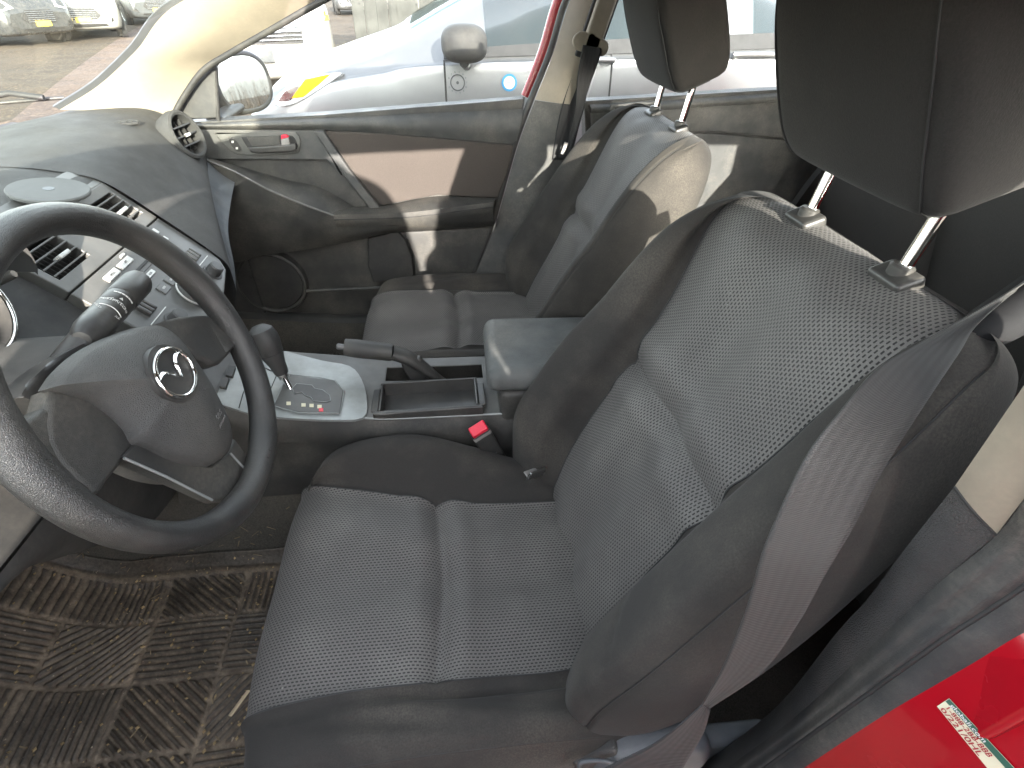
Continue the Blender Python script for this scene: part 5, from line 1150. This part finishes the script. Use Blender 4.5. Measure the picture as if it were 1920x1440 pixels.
for i in (0,1,2,3,4,5,6,8,9,10,11,12,13):
    a = 2*math.pi*i/14; text('badge_lettering', 'TRAINED DRIVER'[i], .010, c2+np.array([-.040*math.cos(a), .002, .040*math.sin(a)]), (math.sin(a)*-1, 0, math.cos(a)*-1) if 0 else (-1, 0, 0), (0, 0, 1), 'graphite_paint', d2, .0002)
# vehicles across the lot
make_car('parked_truck', 'white pickup front with black grille and amber lamps behind the silver car', (2.34, -7.34, GZ), math.radians(112), 4.6, 1.85, 1.75, 'white_paint', None, 'dark_glass', 'truck', 1.12)
make_car('parked_car', 'white hatchback with hexagonal grille and yellow plate facing the windscreen', (8.75, -15.6, GZ), math.radians(121), 4.1, 1.75, 1.48, 'white_paint', 'cars parked across the lot', 'dark_glass', 'hatch', .95)
make_car('parked_car', 'black car with silver alloy wheel nearest the left edge of the windscreen', (9.0, -14.4, GZ), math.radians(155), 4.5, 1.80, 1.50, 'dark_paint', 'cars parked across the lot', 'dark_glass', 'hatch', 1.0)
make_car('parked_car', 'dark grey sedan just right of the white hatchback with yellow plate', (9.0, -20.6, GZ), math.radians(125), 4.4, 1.78, 1.45, 'graphite_paint', 'cars parked across the lot', 'dark_glass', 'hatch', .95)
make_car('parked_car', 'dark car furthest right in the row seen through the windscreen', (8.6, -24.0, GZ), math.radians(120), 4.4, 1.78, 1.45, 'dark_paint', 'cars parked across the lot', 'dark_glass', 'hatch', .95)
make_car('parked_car', 'pale silver car in the far row beside the grey plank fence', (3.6, -27, GZ), math.radians(100), 4.3, 1.75, 1.45, 'silver_paint', 'cars in the far row', 'dark_glass', 'hatch', .95)
make_car('parked_car', 'white car at the end of the far row next to the grey fence', (1.6, -27.5, GZ), math.radians(95), 4.3, 1.75, 1.45, 'white_paint', 'cars in the far row', 'dark_glass', 'hatch', .95)
# plank fences
def fence(label, x0, x1, y, h, mat, wpl, lean):
    root = thing('plank_fence', label, 'fence', ((x0+x1)/2, y, GZ)); V = []; F = []; x = x0
    while x < x1:
        w = wpl*rng.uniform(.85, 1.1); hh = h*rng.uniform(.96, 1.03); t = rng.uniform(-.012, .012); b = len(V); dz = rng.uniform(-.01, .01)
        for px_, pz in ((x+.006, 0), (x+w-.006, 0), (x+w-.006+lean*t*10, hh), (x+.006+lean*t*10, hh)): V.append((px_, y+t, GZ+pz))
        for px_, pz in ((x+.006, 0), (x+w-.006, 0), (x+w-.006, hh), (x+.006, hh)): V.append((px_, y+t-.03, GZ+pz))
        F += [(b, b+1, b+2, b+3), (b+7, b+6, b+5, b+4), (b, b+4, b+5, b+1), (b+1, b+5, b+6, b+2), (b+2, b+6, b+7, b+3), (b+3, b+7, b+4, b)]; x += w
    mk('planks', V, F, mat, root, smooth=False)
    for z in (.5, h*.75): rbox('rail', ((x0+x1)/2, y-.07, GZ+z), (x1-x0, .05, .10), mat, root, .006)
    V = []; F = []
    for x in np.arange(x0+.1, x1, wpl*2.5):
        for z in (.42, 1.0, h*.78): b = len(V); V += [(x-.012, y+.016, GZ+z-.012), (x+.012, y+.016, GZ+z-.012), (x+.012, y+.016, GZ+z+.012), (x-.012, y+.016, GZ+z+.012)]; F.append((b, b+1, b+2, b+3))
    mk('nail_heads', V, F, 'cord', root, smooth=False); return root
fence('tall weathered grey plank fence beyond the silver car', -.9, 1.42, -8.9, 2.6, 'weathered_wood', .17, 1)
fence('sunlit pale plank fence seen through the silver car windows', -9, -.95, -9.0, 2.6, 'fence_white', .30, .3)
# weeds by the fence
def weeds(name, label, x0, x1, y0, y1, n, h, mat, kind='stuff'):
    V = []; F = []
    for _ in range(n):
        x, y = rng.uniform(x0, x1), rng.uniform(y0, y1); hh = h*rng.uniform(.4, 1.1); a = rng.uniform(0, 6.28); l_ = rng.uniform(.05, .35)*hh; w = rng.uniform(.004, .012); b = len(V)
        c, s = math.cos(a), math.sin(a); tx_, ty_ = x+c*l_, y+s*l_
        V += [(x-s*w, y+c*w, GZ-.02), (x+s*w, y-c*w, GZ-.02), (tx_, ty_, GZ+hh)]; F.append((b, b+1, b+2))
        for q in range(3):
            f = rng.uniform(.4, 1.); px_, py_, pz = x+c*l_*f, y+s*l_*f, GZ+hh*f; b = len(V); aa = rng.uniform(0, 6.28); r = rng.uniform(.01, .03)
            V += [(px_, py_, pz), (px_+r*math.cos(aa), py_+r*math.sin(aa), pz+r*.6), (px_+r*math.cos(aa+.7), py_+r*math.sin(aa+.7), pz+r*.2)]; F.append((b, b+1, b+2))
    o = mk(name, V, F, mat, None, smooth=False, loc=((x0+x1)/2, (y0+y1)/2, GZ)); return tag(o, label, 'weeds', kind=kind)
weeds('weeds', 'dry weeds growing at the foot of the grey plank fence', .6, 2.1, -8.7, -7.9, 700, .55, 'weed')
# bare shrub row behind, reflected in the wing mirror
weeds('brush', 'dry brush along the lot edge behind the parked car', -16, -8, -6.0, .2, 2600, 1.2, 'twig')
# dark bundle lying on the ground by the fence
tb = pillow('tarp_bundle', (1.75, -8.2, GZ+.16), (.55, .30, .22), 'graphite_paint', None, 2.3, loc=(1.75, -8.2, GZ), shape=lambda p: p*(1+.08*math.sin(p[0]*9)*math.cos(p[1]*7+p[2]*5))); tag(tb, 'dark tarpaulin bundle on the ground beside the grey plank fence', 'bundle')
# ================================================================== THE PERSON TAKING THE PICTURE (behind the camera, shades the driver's seat)
def skin(name, joints, edges, mat, parent, sub=2):
    me = bpy.data.meshes.new(name); o0 = org(parent); me.from_pydata([tuple(np.array(j[:3])-o0) for j in joints], edges, []); o = bpy.data.objects.new(name, me); COL.objects.link(o); o.parent = parent
    m = o.modifiers.new('skin', 'SKIN'); m.use_smooth_shade = True
    for i, j in enumerate(joints): me.skin_vertices[0].data[i].radius = (j[3], j[4] if len(j) > 4 else j[3])
    me.skin_vertices[0].data[0].use_root = True
    s_ = o.modifiers.new('sub', 'SUBSURF'); s_.levels = s_.render_levels = sub; me.materials.append(MATS[mat]); return o
px0, py0 = .14, 1.34
ps = thing('person', 'person taking the picture at the open door, coat and bag added to cast shade', 'person', (px0, py0, GZ))
J = [(px0, py0, .62, .15, .11), (px0, py0-.01, .80, .15, .11), (px0, py0-.03, 1.0, .18, .12), (px0, py0-.03, 1.13, .16, .10), (px0, py0-.02, 1.20, .065), (px0, py0-.05, 1.30, .085, .10), (px0, py0-.055, 1.40, .085, .10),
     (px0-.20, py0-.03, 1.10, .065), (px0-.27, py0+.0, .86, .055), (px0-.15, py0-.22, .93, .042), (px0-.06, py0-.34, 1.0, .030),
     (px0+.20, py0-.03, 1.10, .065), (px0+.27, py0+.0, .86, .055), (px0+.15, py0-.22, .93, .042), (px0+.06, py0-.34, 1.0, .030),
     (px0-.09, py0, .52, .09), (px0-.11, py0-.02, .16, .065), (px0-.11, py0+.02, -.22, .045), (px0-.12, py0-.12, -.27, .04),
     (px0+.09, py0, .52, .09), (px0+.11, py0-.02, .16, .065), (px0+.11, py0+.02, -.22, .045), (px0+.12, py0-.12, -.27, .04)]
skin('body', J, [(0, 1), (1, 2), (2, 3), (3, 4), (4, 5), (5, 6), (3, 7), (7, 8), (8, 9), (9, 10), (3, 11), (11, 12), (12, 13), (13, 14), (0, 15), (15, 16), (16, 17), (17, 18), (0, 19), (19, 20), (20, 21), (21, 22)], 'jacket', ps)
rows = []
for z, a, b_, dy in ((-.16, -.24, .50, .17), (.1, -.29, .56, .17), (.4, -.31, .56, .17), (.60, -.28, .55, .165), (.76, -.205, .48, .155), (.88, -.15, .40, .15), (1.0, -.085, .35, .145), (1.10, -.045, .31, .13), (1.18, -.0, .27, .11), (1.23, .06, .20, .075)):
    rows.append([((a+b_)/2+(b_-a)/2*math.cos(q)*(1+.02*math.sin(9*q)), py0-.02+dy*math.sin(q)*(1+.03*math.sin(7*q)), z) for q in np.linspace(0, 2*math.pi, 49)])
gridobj('shade_coat', dense(np.array(rows), 3), 'coat_cloth', ps)  # coat added and cut wide to throw shade over the driver's seat
rbox('shade_bag', (-.37, 1.33, .61), (.35, .16, .70), 'denim', ps, .04); rbox('shade_bag_top', (-.33, 1.33, 1.0), (.20, .12, .22), 'denim', ps, .03)  # bag boxes added to keep the sun off the belt and pillar
# ================================================================== LIGHT
AZ = np.array([-.225, 1., .305]); AZ = AZ/np.linalg.norm(AZ)
sun = bpy.data.lights.new('sun', 'SUN'); sun.energy = 2.2; sun.angle = math.radians(.5); sun.color = (1, .92, .82)
so = bpy.data.objects.new('sun', sun); COL.objects.link(so); so.rotation_euler = Vector(AZ).to_track_quat('Z', 'Y').to_euler()
so.location = (0, 6, 8)
w = bpy.data.worlds.new('World'); SC.world = w; w.use_nodes = True; nt = w.node_tree; bg = nt.nodes['Background']
sk = nt.nodes.new('ShaderNodeTexSky'); sk.sky_type = 'NISHITA'; sk.sun_disc = False; sk.sun_elevation = math.asin(AZ[2]); sk.sun_rotation = math.atan2(AZ[0], AZ[1]); sk.air_density = 1.; sk.dust_density = 1.5
hs_ = nt.nodes.new('ShaderNodeHueSaturation'); hs_.inputs['Saturation'].default_value = .32; nt.links.new(sk.outputs[0], hs_.inputs['Color']); nt.links.new(hs_.outputs[0], bg.inputs[0]); bg.inputs[1].default_value = .15
SC.view_settings.view_transform = 'Standard'; SC.view_settings.look = 'None'; SC.view_settings.exposure = 3.75; SC.view_settings.gamma = 1; SC.view_settings.use_curve_mapping = False
SC.render.engine = 'CYCLES'; SC.cycles.max_bounces = 10; SC.cycles.transparent_max_bounces = 12; SC.cycles.use_denoising = True; SC.cycles.sample_clamp_indirect = 8
